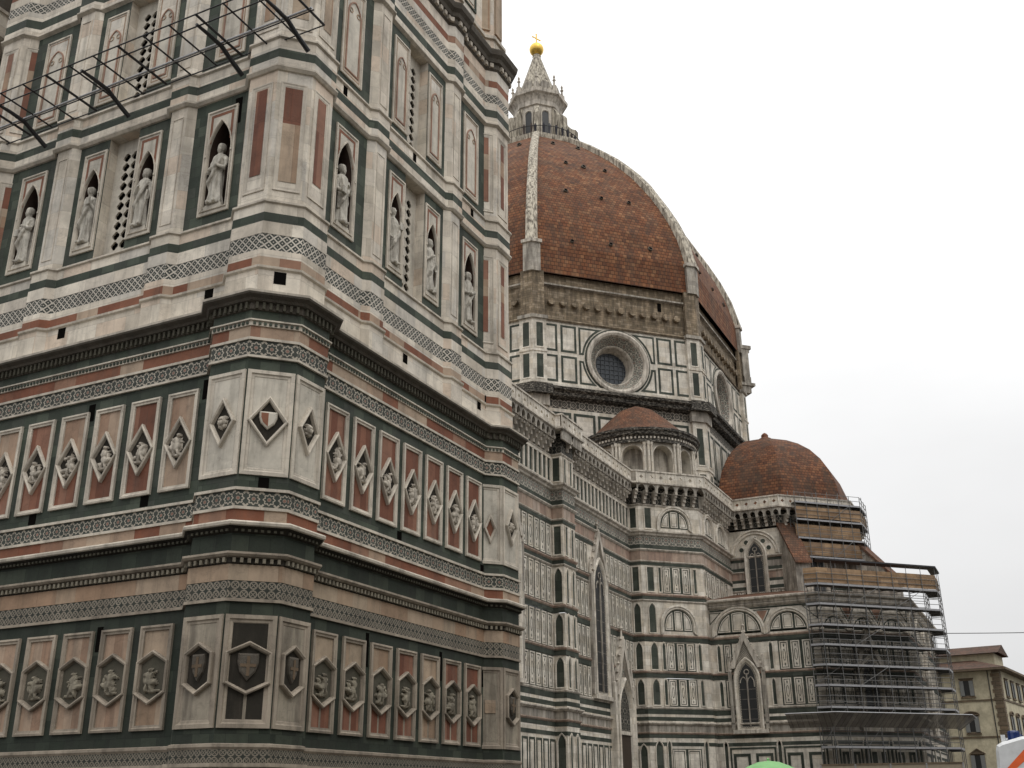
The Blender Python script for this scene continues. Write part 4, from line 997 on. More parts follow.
for z0, z1 in ((8.35, 10.8), (11.55, 14.15), (18.85, 21.4)): prow(fr, 2.15, 5.25, z0, z1, 3)
prow(fr, 2.15, 5.25, -.2, 4.6, 2, motif=False)
arch_field(fr, 3.65, 1.8, 14.95, 15.8, .1); arch_field(fr, 3.85, 1.8, 24.98, 25.6, .1, slabs=3)
# south facing return of the block
fr, L = seg((101.9, 29.7), (112.8, 29.7))
arch_field(fr, 2.9, 1.75, 25.0, 25.7, .1); arch_field(fr, 7.4, 1.9, 25.0, 25.6, .1)
for u in (1.9, 3.4, 5.0, 6.6, 8.2): prow(fr, u-.6, u+.6, 18.85, 21.4, 1)
gwin(fr, .6, .4, 18.85, 21.4)
# chapel faces
def chapel_face(fr, L, c_win, arches, panels, lanc):
    for (c, r) in arches: arch_field(fr, c, r, 14.9, 15.1, .1, slabs=3)
    mb = MB()
    for i in range(len(arches)-1):
        m_ = (arches[i][0]+arches[i+1][0])/2; sweep(mb, fr, [(m_, 15.75), (m_+.85, 17.25), (m_-.85, 17.25)], [(0, 0), (0, .03), (.09, .03)], 1); sweep(mb, fr, [(m_, 16.15), (m_+.52, 17.1), (m_-.52, 17.1)], [(0, .02), (0, .04)], 0, 0)
    for s0, s1 in ((arches[0][0], -1), (arches[-1][0], 1)):
        e_ = arches[0][1]+.15; sweep(mb, fr, [(s0+s1*e_*.62, 17.25), (s0+s1*e_*1.08, 17.25), (s0+s1*e_*1.08, 16.1)][::(1 if s1 < 0 else 1)], [(0, 0), (0, .03), (.07, .03)], 1)
    box(mb, fr, .1, L-.1, 17.35, 17.5, 0, .035, 1)
    mb.build('spandrel_inlay', ['brownpink', 'cg'], cath)
    gothic(fr, c_win, 1.05, 6.3, 10.7, 15.4, mull=1)
    for u0, u1, n in panels:
        for z0, z1 in ((8.35, 10.85), (11.55, 14.2)): prow(fr, u0, u1, z0, z1, n)
    for c in lanc:
        for z0, z1 in ((-.3, 5.3), (8.35, 10.8), (11.55, 14.15)): gwin(fr, c, .28, z0, z1)
    xs = sorted([0]+list(lanc)+[L])
    mb = MB()
    for a, b in zip(xs, xs[1:]):
        if b-a < 1.8: continue
        k = 2; w = (b-a-.8)/k
        sweep(mb, fr, rect(a+.35, b-.35, -.3, 4.75), [(0, 0), (0, .05), (.16, .05), (.16, .01)], 0)
        for i in range(k):
            p, q = a+.4+w*i+.25, a+.4+w*(i+1)-.25; sweep(mb, fr, rect(p, q, .2, 4.2), [(0, 0), (0, .04), (.25, .04), (.25, .01)], 0); mb.face([fr(*t, .02) for t in rect(p+.35, q-.35, .6, 3.85)], 1)
    mb.build('inlaid_panels', ['cg', 'cw'], cath)
fr, L = seg((103, 29.7), (103, 19.3)); chapel_face(fr, L, 3.3, [(2.85, 2.45), (7.6, 2.05)], [(1.15, 2.05, 1), (6.45, 9.7, 3)], [.75, 5.75])
fr, L = seg((103, 19.3), (110, 12.3)); chapel_face(fr, L, 4.95, [(1.7, 1.45), (4.95, 1.45), (8.2, 1.45)], [(.8, 3.2, 2), (6.7, 9.1, 2)], [.4, 3.55, 6.35, 9.5])
fr, L = seg((110, 12.3), (133, 12.3)); chapel_face(fr, L, 11.2, [(3, 2.2), (8, 2.2), (14.4, 2.2), (19.4, 2.2)], [(1.5, 8, 6), (14, 21, 6)], [.8, 8.8, 13.4, 21.6])
# upper tribune: big arch with gothic window on each face
for a, b in zip(TRIB[:4], TRIB[1:5]):
    fr, L = seg(a, b); c = L/2; r = min(2.55, L/2-.15)
    mb = MB(); o = roundarch(c-r, c+r, 24.6, 24.75, 20)
    sweep(mb, fr, o, [(-.12, 0), (-.12, .2), (.05, .25), (.15, .12), (.35, .16), (.42, .03)], 0, skip=(0,)); f = mb.build('blind_arch', 'cw', cath)
    mb = MB()
    for k in range(5):
        an = pi*(k+.5)/5; cc_ = (c+(r-1.0)*cos(an), 24.85+(r-1.0)*sin(an)); sweep(mb, fr, circle(cc_[0], cc_[1], .34, 10), [(0, .02), (0, .05), (.08, .05), (.08, .02)], 1, 0)
    mb.build('arch_infill', ['cg', 'cw'], f)
    f = gothic(fr, c, 1.0, 20.4, 24.5, 27, hood=False)
    prow(fr, max(.2, c-2.4), c-1.3, 19.6, 21, 1); prow(fr, c+1.3, min(L-.2, c+2.4), 19.6, 21, 1)
# raking buttresses (sproni) with tiled tops
for (x, y), d, m_ in (((113.2, 23.6), (-.80, -.60), 'tile_s'), ((119.4, 18.3), (-.30, -.95), 'tile_s')):
    dv = Vector(d).normalized(); n_ = Vector((dv.y, -dv.x)); fr = F((x, y), (dv.x, dv.y), (n_.x, n_.y)); mb = MB(); w = .75
    qe, qz = (3.6, 23.2) if y > 20 else (5.6, 21.6)
    prof = [(0, 18.4), (qe-.4, 18.4), (qe-.4, qz), (.1, 27.6)]
    for s_ in (-w, w): mb.face([fr(*p, s_) for p in prof])
    for i in range(4): j = (i+1) % 4; mb.face([fr(*prof[i], -w), fr(*prof[j], -w), fr(*prof[j], w), fr(*prof[i], w)])
    r_ = mb.build('raking_buttress', 'cwg', cath)
    mb = MB(); q = [(0, 27.9), (qe, qz-.1), (qe, qz-.35), (0, 27.5)]
    mb.face([fr(0, 27.9, -w-.2), fr(qe, qz-.15, -w-.2), fr(qe, qz-.15, w+.2), fr(0, 27.9, w+.2)]); mb.face([fr(*p, -w-.2) for p in q]); mb.face([fr(*p, w+.2) for p in q]); mb.face([fr(qe, qz-.15, -w-.2), fr(qe, qz-.35, -w-.2), fr(qe, qz-.35, w+.2), fr(qe, qz-.15, w+.2)])
    mb.build('tiled_coping', 'tile_s', r_)
# flat roof and hidden upper walls
mb = MB()
mb.face([(19, 35.5, 29.3), (97, 35.5, 29.3), (97, 46, 31), (19, 46, 31)]); mb.build('aisle_roof', 'tile_s', cath)
mb = MB(); mb.face([(96, 35, 29.3), (102, 29.7, 29.3), (144, 29.7, 29.3), (150, 36, 29.3), (150, 76, 29.3), (96, 76, 29.3)]); mb.face([(112.8, 29.8, 29.32), (112.8, 24.1, 29.32), (118.6, 18.3, 29.32), (126.9, 18.3, 29.32), (132.7, 24.1, 29.32), (132.7, 29.8, 29.32)]); mb.build('terrace_floor', 'ctrim', cath)
mb = MB(); f0 = F((19, 46), (1, 0), (0, -1)); box(mb, f0, 0, 80, 28, 36, -20.4, 0)
mb.face([(19, 46, 36), (99, 46, 36), (99, 56.2, 38.6), (19, 56.2, 38.6)]); mb.face([(19, 66.4, 36), (99, 66.4, 36), (99, 56.2, 38.6), (19, 56.2, 38.6)]); mb.build('clerestory', 'cw', cath)
mb = MB(); box(mb, F((19, 35.5), (0, 1), (-1, 0)), -0, 41.4, GZ, 34, -1, 0)                  # west front, seen edge-on past the tower
box(mb, F((19, 76.9), (1, 0), (0, 1)), 0, 130, GZ, 29.3, -1, 0); box(mb, F((19, 35.6), (1, 0), (0, -1)), 0, 9, 29, 44, -9, 0); mb.build('facade', 'grime', cath)

# ---- drum
def octv(A, z=None, c=(DX, DY)): R = A/cos(pi/8); return [(c[0]+R*cos(radians(202.5+45*k)), c[1]+R*sin(radians(202.5+45*k))) for k in range(8)]
AD = 24.6
D8 = octv(AD)           # 0: W/SW corner, 1: SW/S corner, 2: S/SE ...
def drum_band(name, z0, z1, mat, prof=None):
    mb = MB(); course(mb, D8, prof or [(0, z0), (0, z1)], 0, True); return mb.build(name, mat, cath)
drum_band('drum_wall', 29.3, 40.2, 'cw'); drum_band('inlaid_frieze', 40.2, 41.3, 'cpatgrim')
drum_band('drum_cornice', 41.3, 42.3, 'sooty', [(.02, 41.25), (.3, 41.3), (.7, 41.5), (.8, 41.9), (1.15, 42.1), (1.2, 42.4), (.3, 42.6), (0, 42.6)])
drum_band('white_band', 42.6, 43.1, 'cw', [(0, 42.55), (.15, 42.6), (.15, 43.1), (0, 43.2)])
drum_band('rough_masonry_band', 50.7, 56.6, 'rough', [(.15, 50.6), (.25, 50.75), (.1, 50.95), (-.35, 51.0), (-.35, 55.2), (-.1, 55.25), (-.1, 55.45), (-.35, 55.5), (-.35, 56.7), (-.9, 56.8)])
drum_band('masonry_ledge', 55.2, 55.5, 'cwg', [(-.35, 55.1), (.05, 55.2), (.05, 55.38), (-.35, 55.42)])
hw8 = AD*.41421
for k in range(8):
    a, b = D8[k], D8[(k+1) % 8]; fr, L = seg(a, b); c = L/2
    if k in (2, 3, 4, 5, 6):
        if k != 2: mb = MB(); mb.face([fr(*p, 0) for p in rect(0, L, 43.1, 50.7)]); mb.build('drum_face', 'cw', cath); continue
    if k in (7, 0, 1, 2):
        # face with oculus
        mb = MB(); hole = circle(c, 46.55, 3.65, 40); plate(mb, fr, rect(0, L, 43.1, 50.7), hole, 0, 0); face = mb.build('drum_face', 'cw', cath)
        mb = MB(); hc = circle(c, 46.55, 3.72, 40)
        sweep(mb, fr, hc, [(-.32, .0), (-.32, .02), (-.12, .03)], 2); sweep(mb, fr, hc, [(-.12, .0), (-.12, .22), (.12, .30), (.38, .16), (.5, -.1)], 0)
        sweep(mb, fr, inset(hc, .5), [(0, -.1), (.75, -1.0)], 1); sweep(mb, fr, inset(hc, 1.25), [(0, -1.0), (.08, -.95), (.2, -1.1), (.3, -1.5), (.45, -2.3)], 0)
        oc = mb.build('oculus', ['ctrim', 'cpat', 'cg'], cath)
        mb = MB(); mb.face([fr(*p, -2.3) for p in inset(hc, 1.65)]); mb.build('oculus_glass', 'oculusglass', oc)
        mb = MB()
        for q in range(-3, 4):
            t = q*.55; e = sqrt(max(.01, 2.05**2-t*t)); box(mb, fr, c+t-.03, c+t+.03, 46.55-e, 46.55+e, -2.28, -2.2); box(mb, fr, c-e, c+e, 46.55+t-.03, 46.55+t+.03, -2.281, -2.21)
        mb.build('glazing_bars', 'lead', oc)
        mb = MB()
        # two columns of framed slabs each side, plus the pieces next to the round window
        for s_ in (-1, 1):
            for (p, q) in ((5.0, 6.9), (7.3, 9.2)):
                u0, u1 = sorted((c+s_*p, c+s_*q))
                for (z0, z1) in ((43.35, 46.55), (47.0, 50.3)):
                    sweep(mb, fr, rect(u0, u1, z0, z1), [(0, 0), (0, .03), (.26, .03), (.26, .01)], 0)
                    mb.face([fr(*t, .012) for t in rect(u0+.26, u1-.26, z0+.26, z1-.26)], 1)
            for zs in (-1, 1):
                zc = 46.8 if zs > 0 else 46.8; zend = 50.3 if zs > 0 else 43.35
                P_ = []
                for lay, (o1, n_) in enumerate(((0, .02), (.24, .032))):
                    R_ = 4.15+o1; ue = 4.72-o1; ze = abs(zend-46.55)-o1
                    pts = [(ue, ze)]
                    a0_ = math.acos(min(1, ue/R_)) if ue < R_ else 0.; a1_ = math.asin(min(1, ze/R_)) if ze < R_ else pi/2
                    st = (ue, (.35+o1)) if ue >= R_ else None
                    seq = []
                    if st: seq.append(st)
                    aa = [a0_+(a1_-a0_)*i_/8 for i_ in range(9)]
                    if ue >= R_:
                        aa = [max(.09+o1/4, x_) for x_ in aa]
                    seq += [(R_*cos(x_), R_*sin(x_)) for x_ in aa]
                    if ze > R_: seq.append((.35, ze))
                    pts += seq
                    for i_ in range(1, len(pts)-1):
                        tri = [pts[0], pts[i_], pts[i_+1]]; mb.face([fr(c+s_*p_[0], 46.55+zs*p_[1], n_) for p_ in tri], lay)
        mb.build('inlaid_panels', ['cg', 'cw'], face)
        # lower drum zone with slabs
        mb = MB()
        for (z0, z1) in ((34.6, 39.8), (29.5, 34.2)):
            for i in range(6):
                u0 = 1.6+i*(L-3.2)/6+.15; u1 = u0+(L-3.2)/6-.3; sweep(mb, fr, rect(u0, u1, z0, z1), [(0, 0), (0, .03), (.3, .03), (.3, .01)], 0)
        mb.build('inlaid_panels', ['cg', 'cw'], cath)
        # stub stones in the rough band
        for i in range(12):
            u = 2.3+i*(L-4.6)/11
            mb = MB(); p = fr(u, 53.1-.0*i, -.35); pts = [fr(u, 53.1, -.35), fr(u, 53.1, .15)]
            tube(mb, pts, .42, 8); mb.build('stub_corbel', 'rough', cath)
        if k == 0: mb = MB(); box(mb, fr, c+5.6, c+6.1, 53.9, 55, -.36, -.33); mb.build('doorway', 'black', cath)
# corner piers of the drum
for k in (7, 0, 1, 2, 3):
    x, y = D8[k]; an = radians(202.5+45*k)
    def pier(a, z0, z1, mat, name='corner_pier', prof=None, side=1.45, dr=0.55):
        n = Vector((cos(an), sin(an))); t = Vector((-n.y, n.x)); o = Vector((x, y)); e1 = Vector((cos(an-pi/8), sin(an-pi/8))); e2 = Vector((cos(an+pi/8), sin(an+pi/8)))
        d1 = Vector((e1.y, -e1.x)); d2 = Vector((-e2.y, e2.x))
        # follows both faces, standing 'dr' proud
        P = [o+d1*side+e1*(-.1), o+d1*side+e1*a, o+(e1+e2).normalized()*(a/cos(pi/8)), o+d2*side+e2*a, o+d2*side+e2*(-.1)]
        P = [tuple(p) for p in P]; mb = MB(); course(mb, P, prof or [(0, z0), (0, z1)], 0); mb.face([(p[0], p[1], z1) for p in P]); mb.face([(p[0], p[1], z0) for p in P]); return mb.build(name, mat, cath), P
    po, P = pier(.45, 42.6, 50.7, 'cw'); pier(.7, 50.55, 50.95, 'cwg', 'pier_cap', side=1.6)
    pier(.35, 50.95, 56.7, 'rough', 'rough_pier', side=1.3)
    pier(.6, 56.5, 60.2, 'cwg', 'rib_pedestal', side=.85); pier(.8, 60.1, 60.5, 'ctrim', 'rib_cap', side=1.0)
    pier(.45, 29.3, 40.2, 'cw', side=1.45); pier(1.3, 41.4, 42.5, 'sooty', 'pier_cornice', side=1.8); pier(.7, 40.2, 41.4, 'cwg', 'pier_capital', side=1.6)
    mb = MB()
    for i in (1, 2):
        f2, L2 = seg(P[i], P[i+1])
        if L2 < .8: continue
        for z0, z1 in ((43.3, 46.4), (47.0, 50.2), (35, 39.6), (30.5, 34.2)):
            sweep(mb, f2, rect(.28, L2-.28, z0, z1), [(0, 0), (0, .06), (.12, .06), (.16, .02)], 1, 0)
        for zz in (43.0, 46.7, 34.6): box(mb, f2, -.03, L2+.03, zz-.12, zz+.12, 0, .1, 1)
    mb.build('pier_panels', ['cg', 'cw'], po)
# unfinished marble loggia on the south-east side, seen edge-on
fr, L = seg(D8[2], D8[3])
mb = MB(); box(mb, fr, -.6, L-.5, 50.9, 51.9, -.3, 1.2); box(mb, fr, -.8, L-.5, 51.9, 52.3, -.3, 1.75); lg = mb.build('loggia', 'cwg', cath)
mb = MB(); box(mb, fr, -.6, L-.5, 52.3, 53.2, .3, 1.3); box(mb, fr, -.6, L-.5, 56.8, 57.3, -.2, 1.4); box(mb, fr, -.7, L-.5, 57.3, 57.8, -.2, 1.65)
for i in range(8): box(mb, fr, -.6+i*2.6, .4+i*2.6, 53.2, 56.8, .2, 1.2)
mb.build('loggia_arcade', 'cwg', lg)

# ---- dome shell and ribs
RP = [(56.6, 26.85), (60.4, 26.75), (64.28, 25.75), (67.3, 24.5), (70.15, 23.0), (72.3, 21.75), (74.3, 20.4), (76.7, 18.7), (79.0, 16.8), (81.1, 14.95), (83.1, 12.9), (85.5, 10.35), (87.7, 7.75), (88.8, 6.45)]
mb = MB(); sl_ = 0.
for (z0, r_0), (z1, r_1) in zip(RP, RP[1:]):
    ds = hypot(z1-z0, (r_1-r_0)*cos(pi/8))
    for k in range(8):
        a0_, a1_ = radians(202.5+45*k), radians(247.5+45*k); w0, w1 = r_0*sin(pi/8), r_1*sin(pi/8)
        mb.face([(DX+r_0*cos(a0_), DY+r_0*sin(a0_), z0), (DX+r_0*cos(a1_), DY+r_0*sin(a1_), z0), (DX+r_1*cos(a1_), DY+r_1*sin(a1_), z1), (DX+r_1*cos(a0_), DY+r_1*sin(a0_), z1)], 0,
                [(-w0, sl_), (w0, sl_), (w1, sl_+ds), (-w1, sl_+ds)])
    sl_ += ds
dome = mb.build('dome_shell', 'tile', cath)
for k in range(8):
    an = radians(202.5+45*k); n = Vector((cos(an), sin(an), 0)); t = Vector((-n.y, n.x, 0)); mb = MB(); prev = None
    for i, (z, r) in enumerate(RP[1:]):
        w = .70-.28*i/12; h = .6
        c = Vector((DX, DY, z))+n*r; dz = Vector((0, 0, .35 if i > 4 else .0))
        q = [c-t*w-n*.3, c-t*w+n*h*.6+dz, c-t*w*.6+n*h+dz, c+t*w*.6+n*h+dz, c+t*w+n*h*.6+dz, c+t*w-n*.3]
        if prev:
            for j in range(5): mb.face([prev[j], prev[j+1], q[j+1], q[j]])
        prev = q
    mb.build('rib', 'rib', dome)
rng3 = random.Random(8)
def rad_at(z):
    for (z0, r_0), (z1, r_1) in zip(RP, RP[1:]):
        if z0 <= z <= z1: return r_0+(r_1-r_0)*(z-z0)/(z1-z0)
for k in (0, 1, 7):
    an = radians(225+45*k); n = Vector((cos(an), sin(an), 0)); t = Vector((-n.y, n.x, 0))
    for z, us in ((61.5, (-5.5, .2, 5.3)), (70.2, (-4.4, .0, 4.4)), (77.5, (-2.8, 0.1, 2.8)), (84.5, (-1.6, 1.8))):
        for u in us:
            z_ = z+rng3.uniform(-.5, .5); r = rad_at(z_)*cos(pi/8); c = Vector((DX, DY, z_))+n*(r-.2)+t*(u+rng3.uniform(-.4, .4)); mb = MB()
            a = n*.9+Vector((0, 0, .35)); a.normalize(); tube(mb, [c, c+a*.42], rng3.uniform(.22, .34), 10); o = mb.build('dome_vent', 'grime', dome)
            mb = MB(); tube(mb, [c+a*.425, c+a*.43], .2, 10); mb.build('vent_hole', 'black', o)
# ---- lantern
lan = None
mb = MB(); lathe(mb, DX, DY, [(5.6, 88.3), (6.6, 88.6), (6.7, 89.1), (6.7, 89.45), (3, 89.5)], 8, a0=pi/8, a1=2*pi+pi/8, smooth=False); lan = mb.build('lantern', 'rib', cath)
def l8(name, prof, mat, k=8): mb = MB(); lathe(mb, DX, DY, prof, k, a0=pi/8, a1=2*pi+pi/8, smooth=False); return mb.build(name, mat, lan)
l8('lantern_body', [(3.45, 89.4), (3.45, 96.3), (3.7, 96.4), (3.7, 97.2), (3.9, 97.6), (4.2, 98.0), (4.55, 98.2), (4.6, 98.7), (3.6, 98.9), (3.6, 99.7), (3.2, 99.8)], 'ctrim')
l8('lantern_spire', [(3.1, 99.6), (2.75, 101.0), (2.1, 102.9), (1.55, 104.6), (1.0, 106.3), (.62, 107.5), (.7, 107.7), (.5, 107.95)], 'rib', 8)
for k in range(8):
    an = radians(225+45*k); n = (cos(an), sin(an)); fr = F((DX+n[0]*3.19, DY+n[1]*3.19), (-n[1], n[0]), n)
    mb = MB(); o = roundarch(-.5, .5, 90.2, 94.9, 10); sweep(mb, fr, o, [(-.3, .0), (-.3, .16), (-.1, .18), (0, .06)]); w_ = mb.build('lantern_window', 'ctrim', lan)
    mb = MB(); mb.face([fr(*p, .03) for p in o]); mb.build('glazing', 'glass', w_)
    an = radians(202.5+45*k); n = Vector((cos(an), sin(an))); t = Vector((-n.y, n.x)); fr = F((DX, DY), tuple(n), tuple(t)); mb = MB()
    prof = [(3.4, 89.4), (6.0, 89.4), (6.0, 93.2), (5.7, 93.7), (5.1, 93.9), (4.6, 94.4), (4.2, 95.2), (3.8, 95.9), (3.4, 96.2)]
    for s_ in (-.32, .32): mb.face([fr(*p, s_) for p in prof])
    for i in range(len(prof)): j = (i+1) % len(prof); mb.face([fr(*prof[i], -.32), fr(*prof[j], -.32), fr(*prof[j], .32), fr(*prof[i], .32)])
    mb.build('lantern_buttress', 'rib', lan)
    mb = MB(); p = (DX+n.x*3.75, DY+n.y*3.75); lathe(mb, p[0], p[1], [(.42, 98.7), (.42, 100.0), (.2, 100.1), (.14, 100.9), (.28, 101.1), (.12, 101.4), (.2, 101.7), (0, 102.2)], 8); mb.build('pinnacle', 'ctrim', lan)
    an = radians(225+45*k); q = Vector((cos(an), sin(an))); p = (DX+q.x*3.2, DY+q.y*3.2); mb = MB(); tube(mb, [(p[0]-q.x*.9, p[1]-q.y*.9, 100.1), (p[0]+q.x*.15, p[1]+q.y*.15, 100.1)], .75, 12); mb.build('scallop_niche', 'cwg', lan)
mb = MB(); lathe(mb, DX, DY, [(1.12*sin(i*pi/16), 109.05-1.12*cos(i*pi/16)) for i in range(17)], 24); mb.build('gilded_ball', 'gold', lan)
mb = MB(); fr = F((DX, DY), (cos(radians(-25)), sin(radians(-25))), (-sin(radians(25)), -cos(radians(25)))); box(mb, fr, -.09, .09, 110.1, 112.0, -.06, .06); box(mb, fr, -.75, .75, 111.1, 111.28, -.05, .05)
for a, b in ((-.75, 111.19), (.75, 111.19), (0, 112.0)): sweep(mb, fr, circle(a, b, .14, 8), [(0, -.05), (0, .05)], 0, 0)
mb.build('gilded_cross', 'gold', lan)
mb = MB()
for i in range(48):
    an = 2*pi*i/48; c = (DX+6.5*cos(an), DY+6.5*sin(an)); tube(mb, [(c[0], c[1], 89.4), (c[0], c[1], 90.5)], .03, 4)
lathe(mb, DX, DY, [(6.45, 90.5), (6.55, 90.5), (6.55, 90.56), (6.45, 90.56)], 32); mb.build('lantern_railing', 'iron', lan)
k = 0
rng2 = random.Random(5)
for i in range(14):                                # visitors on the lantern terrace, a few pixels each
    an = radians(185+i*9+rng2.uniform(-2, 2)); c = (DX+6.1*cos(an), DY+6.1*sin(an)); mb = MB(); h = rng2.uniform(1.6, 1.85)
    lathe(mb, c[0], c[1], [(.13, 89.48), (.15, 90.0), (.17, 90.3), (.22, 89.45+h*.78), (.20, 89.45+h*.83), (.06, 89.45+h*.86), (.06, 89.45+h*.88), (.10, 89.45+h*.93), (.09, 89.45+h*.98), (0, 89.45+h)], 8)
    o = mb.build('person', M['cloth'][rng2.randrange(3)]); o['label'] = 'tiny visitor in outdoor clothes standing on the terrace under the dome lantern'; o['category'] = 'person'; o['group'] = 'visitors on the lantern terrace'

# ---- half dome of the tribune
TX, TY = 123.1, 27.25
prof = [(31.0-1.6, 8.9), (31.2, 8.85), (33.2, 8.5), (35.0, 7.9), (36.6, 7.0), (38.0, 5.85), (39.1, 4.5), (39.9, 3.1), (40.4, 1.65), (40.6, .4)]
mb = MB(); s_l = 0
for (z0, r_0), (z1, r_1) in zip(prof, prof[1:]):
    ds = hypot(z1-z0, r_1-r_0)
    for k in range(6):
        a0_, a1_ = radians(157.5+45*k-0), radians(202.5+45*k); R0, R1 = r_0/cos(pi/8), r_1/cos(pi/8)
        w0, w1 = R0*sin(pi/8), R1*sin(pi/8)
        mb.face([(TX+R0*cos(a0_), TY+R0*sin(a0_), z0), (TX+R0*cos(a1_), TY+R0*sin(a1_), z0), (TX+R1*cos(a1_), TY+R1*sin(a1_), z1), (TX+R1*cos(a0_), TY+R1*sin(a0_), z1)], 0, [(-w0, s_l), (w0, s_l), (w1, s_l+ds), (-w1, s_l+ds)])
    s_l += ds
td = mb.build('tribune_dome', 'tile2', cath) if 'tile2' in M else None
if td is None:
    M['tile2'] = tiles('tribune_tiles', [(.12, .048, .024), (.165, .068, .034), (.20, .09, .045), (.14, .055, .028), (.08, .036, .022)], .42, .36, .6); td = mb.build('tribune_dome', 'tile2', cath)
mb = MB(); lathe(mb, TX, TY-.3, [(.9, 40.2), (.8, 40.8), (.42, 41.0), (.42, 41.3), (.25, 41.5), (0, 41.65)], 10); mb.build('dome_finial', 'rust', td)
# ---- exedra (blind tribune) on the diagonal
EX, EY = 104.5, 36.6; n8 = 12; RE = 5.9
ea = [radians(225-112+224*i/7) for i in range(8)]
def earc(r): return [(EX+r*cos(a), EY+r*sin(a)) for a in ea]
P_ = earc(RE)
ex = MB(); course(ex, P_, [(0, 29.3), (.25, 29.3), (.25, 30.0), (0, 30.1)]); exo = ex.build('exedra', 'cw', cath)
for i in range(7):
    f2, L2 = seg(P_[i], P_[i+1]); cc = L2/2
    mb = MB(); hole = roundarch(cc-1.05, cc+1.05, 30.5, 33.2, 12) if i % 1 == 0 else None
    plate(mb, f2, rect(0, L2, 30.05, 34.8), hole, 0, 0, 1.0); mb.build('exedra_wall', 'cream', exo)
    mb = MB(); mb.face([f2(*p, -1.0) for p in hole]); mb.build('niche_back', 'cwg', exo)
    mb = MB(); sweep(mb, f2, hole, [(-.14, 0), (-.14, .07), (-.03, .09), (0, .02)], skip=(0,)); mb.build('niche_arch', 'cw', exo)
    for s_ in (-.0, .34, L2-.34):
        p = f2(s_, 0, .14); mb = MB(); lathe(mb, p.x, p.y, [(.19, 30.1), (.19, 30.3), (.14, 30.4), (.13, 34.1), (.19, 34.3), (.23, 34.55)], 8); mb.build('half_column', 'cw', exo)
mb = MB(); pc = [(EX+RE*cos(radians(225-112+224*i/32)), EY+RE*sin(radians(225-112+224*i/32))) for i in range(33)]
course(mb, pc, [(0, 34.5), (.3, 34.5), (.3, 34.75), (.2, 34.8), (.22, 35.1), (.5, 35.3), (.55, 35.6), (.7, 35.7), (.7, 35.95), (.2, 36.1)]); mb.build('exedra_cornice', 'sooty', exo)
mb = MB()
for i in range(60):
    an = radians(225-110+220*i/59); n_ = (cos(an), sin(an)); f2 = F((EX+n_[0]*(RE+.2), EY+n_[1]*(RE+.2)), (-n_[1], n_[0]), n_); box(mb, f2, -.09, .09, 34.85, 35.08, -.05, .12)
tag(mb.build('dentil_row', 'ctrim', exo), kind='stuff')
mb = MB(); lathe(mb, EX, EY, [(RE+.35, 35.95), (RE*.84, 36.9), (RE*.6, 38.3), (RE*.34, 39.7), (.3, 40.5), (.0, 40.6)], 20, a0=radians(225-125), a1=radians(225+125), smooth=False); mb.build('exedra_roof', 'tile_s', exo)

# ================================================================== SCAFFOLDING
def poly_points(path, step):
    out = []
    for a, b in zip(path, path[1:]):
        a, b = Vector(a), Vector(b); n = max(1, round((b-a).length/step))
        for i in range(n): out.append(a+(b-a)*i/n)
    out.append(Vector(path[-1])); return out
def scaffold(label, path, off_in, off_out, levels, step, z0, ztop, boards=(), group=None, rails=(.5, 1.0), top_from=None):
    inn = [tuple(p) for p in offpath(path, off_in, False)]; out = [tuple(p) for p in offpath(path, off_out, False)]
    r = thing('scaffolding', (out[1][0], out[1][1], z0), label, 'scaffolding', group); rg = random.Random(3)
    pts = poly_points(out, step); pin = poly_points(inn, step*1.05)
    for P_ in (pts, pin):
        for p in P_:
            j = rg.uniform(0, .35); mb = MB(); tube(mb, [(p.x, p.y, z0), (p.x, p.y, ztop+j)], .04, 5); mb.build('pole', 'scafpipe', r)
    for z in levels:
        mb = MB(); A = offpath(path, off_in+.06, False); B = offpath(path, off_out-.06, False)
        for i in range(len(A)-1):
            for zz, fl in ((z, 0), (z-.06, 1)): mb.face([(A[i].x, A[i].y, zz), (A[i+1].x, A[i+1].y, zz), (B[i+1].x, B[i+1].y, zz), (B[i].x, B[i].y, zz)])
        d = mb.build('deck', 'deck_under', r)
        mb = MB(); course(mb, path, [(off_out-.03, z-.08), (off_out+.02, z-.08), (off_out+.02, z+.10), (off_out-.03, z+.10)]); mb.build('toe_board', 'deck', d)
        mb = MB()
        for q in pts[::1]:
            k = min(pin, key=lambda w: (w-q).length); tube(mb, [(q.x, q.y, z-.14), (k.x, k.y, z-.14)], .035, 5)
        mb.build('transoms', 'scafpipe', d)
        for h in rails:
            mb = MB(); o2 = offpath(path, off_out, False)
            for a, b in zip(o2, o2[1:]):
                tube(mb, [(a.x, a.y, z+h), (b.x, b.y, z+h+rg.uniform(-.04, .04))], .03, 5)
            mb.build('guard_rail', 'scafpipe', r)
    for z in levels[:-1]:
        for o_ in offpath(path, off_in, False),:
            for h in (.4, 1.0, 1.5):
                mb = MB()
                for a, b in zip(o_, o_[1:]): tube(mb, [(a.x, a.y, z+h), (b.x, b.y, z+h)], .028, 5)
                mb.build('inner_rail', 'scafpipe', r)
    # diagonal braces
    for i in range(0, len(pts)-2, 3):
        for a, b in zip(levels[::2], levels[1::2]):
            if rg.random() < .75:
                mb = MB(); tube(mb, [(pts[i].x, pts[i].y, min(a, b)), (pts[i+2].x, pts[i+2].y, max(a, b))], .028, 5); mb.build('brace', 'scafpipe', r)
    for zb, zt, i0, i1, inw in boards:
        segs_ = list(zip(offpath(path, off_out-.08-inw, False), offpath(path, off_out-.08-inw, False)[1:]))
        mb = MB()
        for a, b in segs_[i0:i1]:
            f2, L2 = seg(a, b); box(mb, f2, 0, L2, zb, zt, -.03, .0)
        mb.build('board_screen', 'wood', r)
    return r, pts
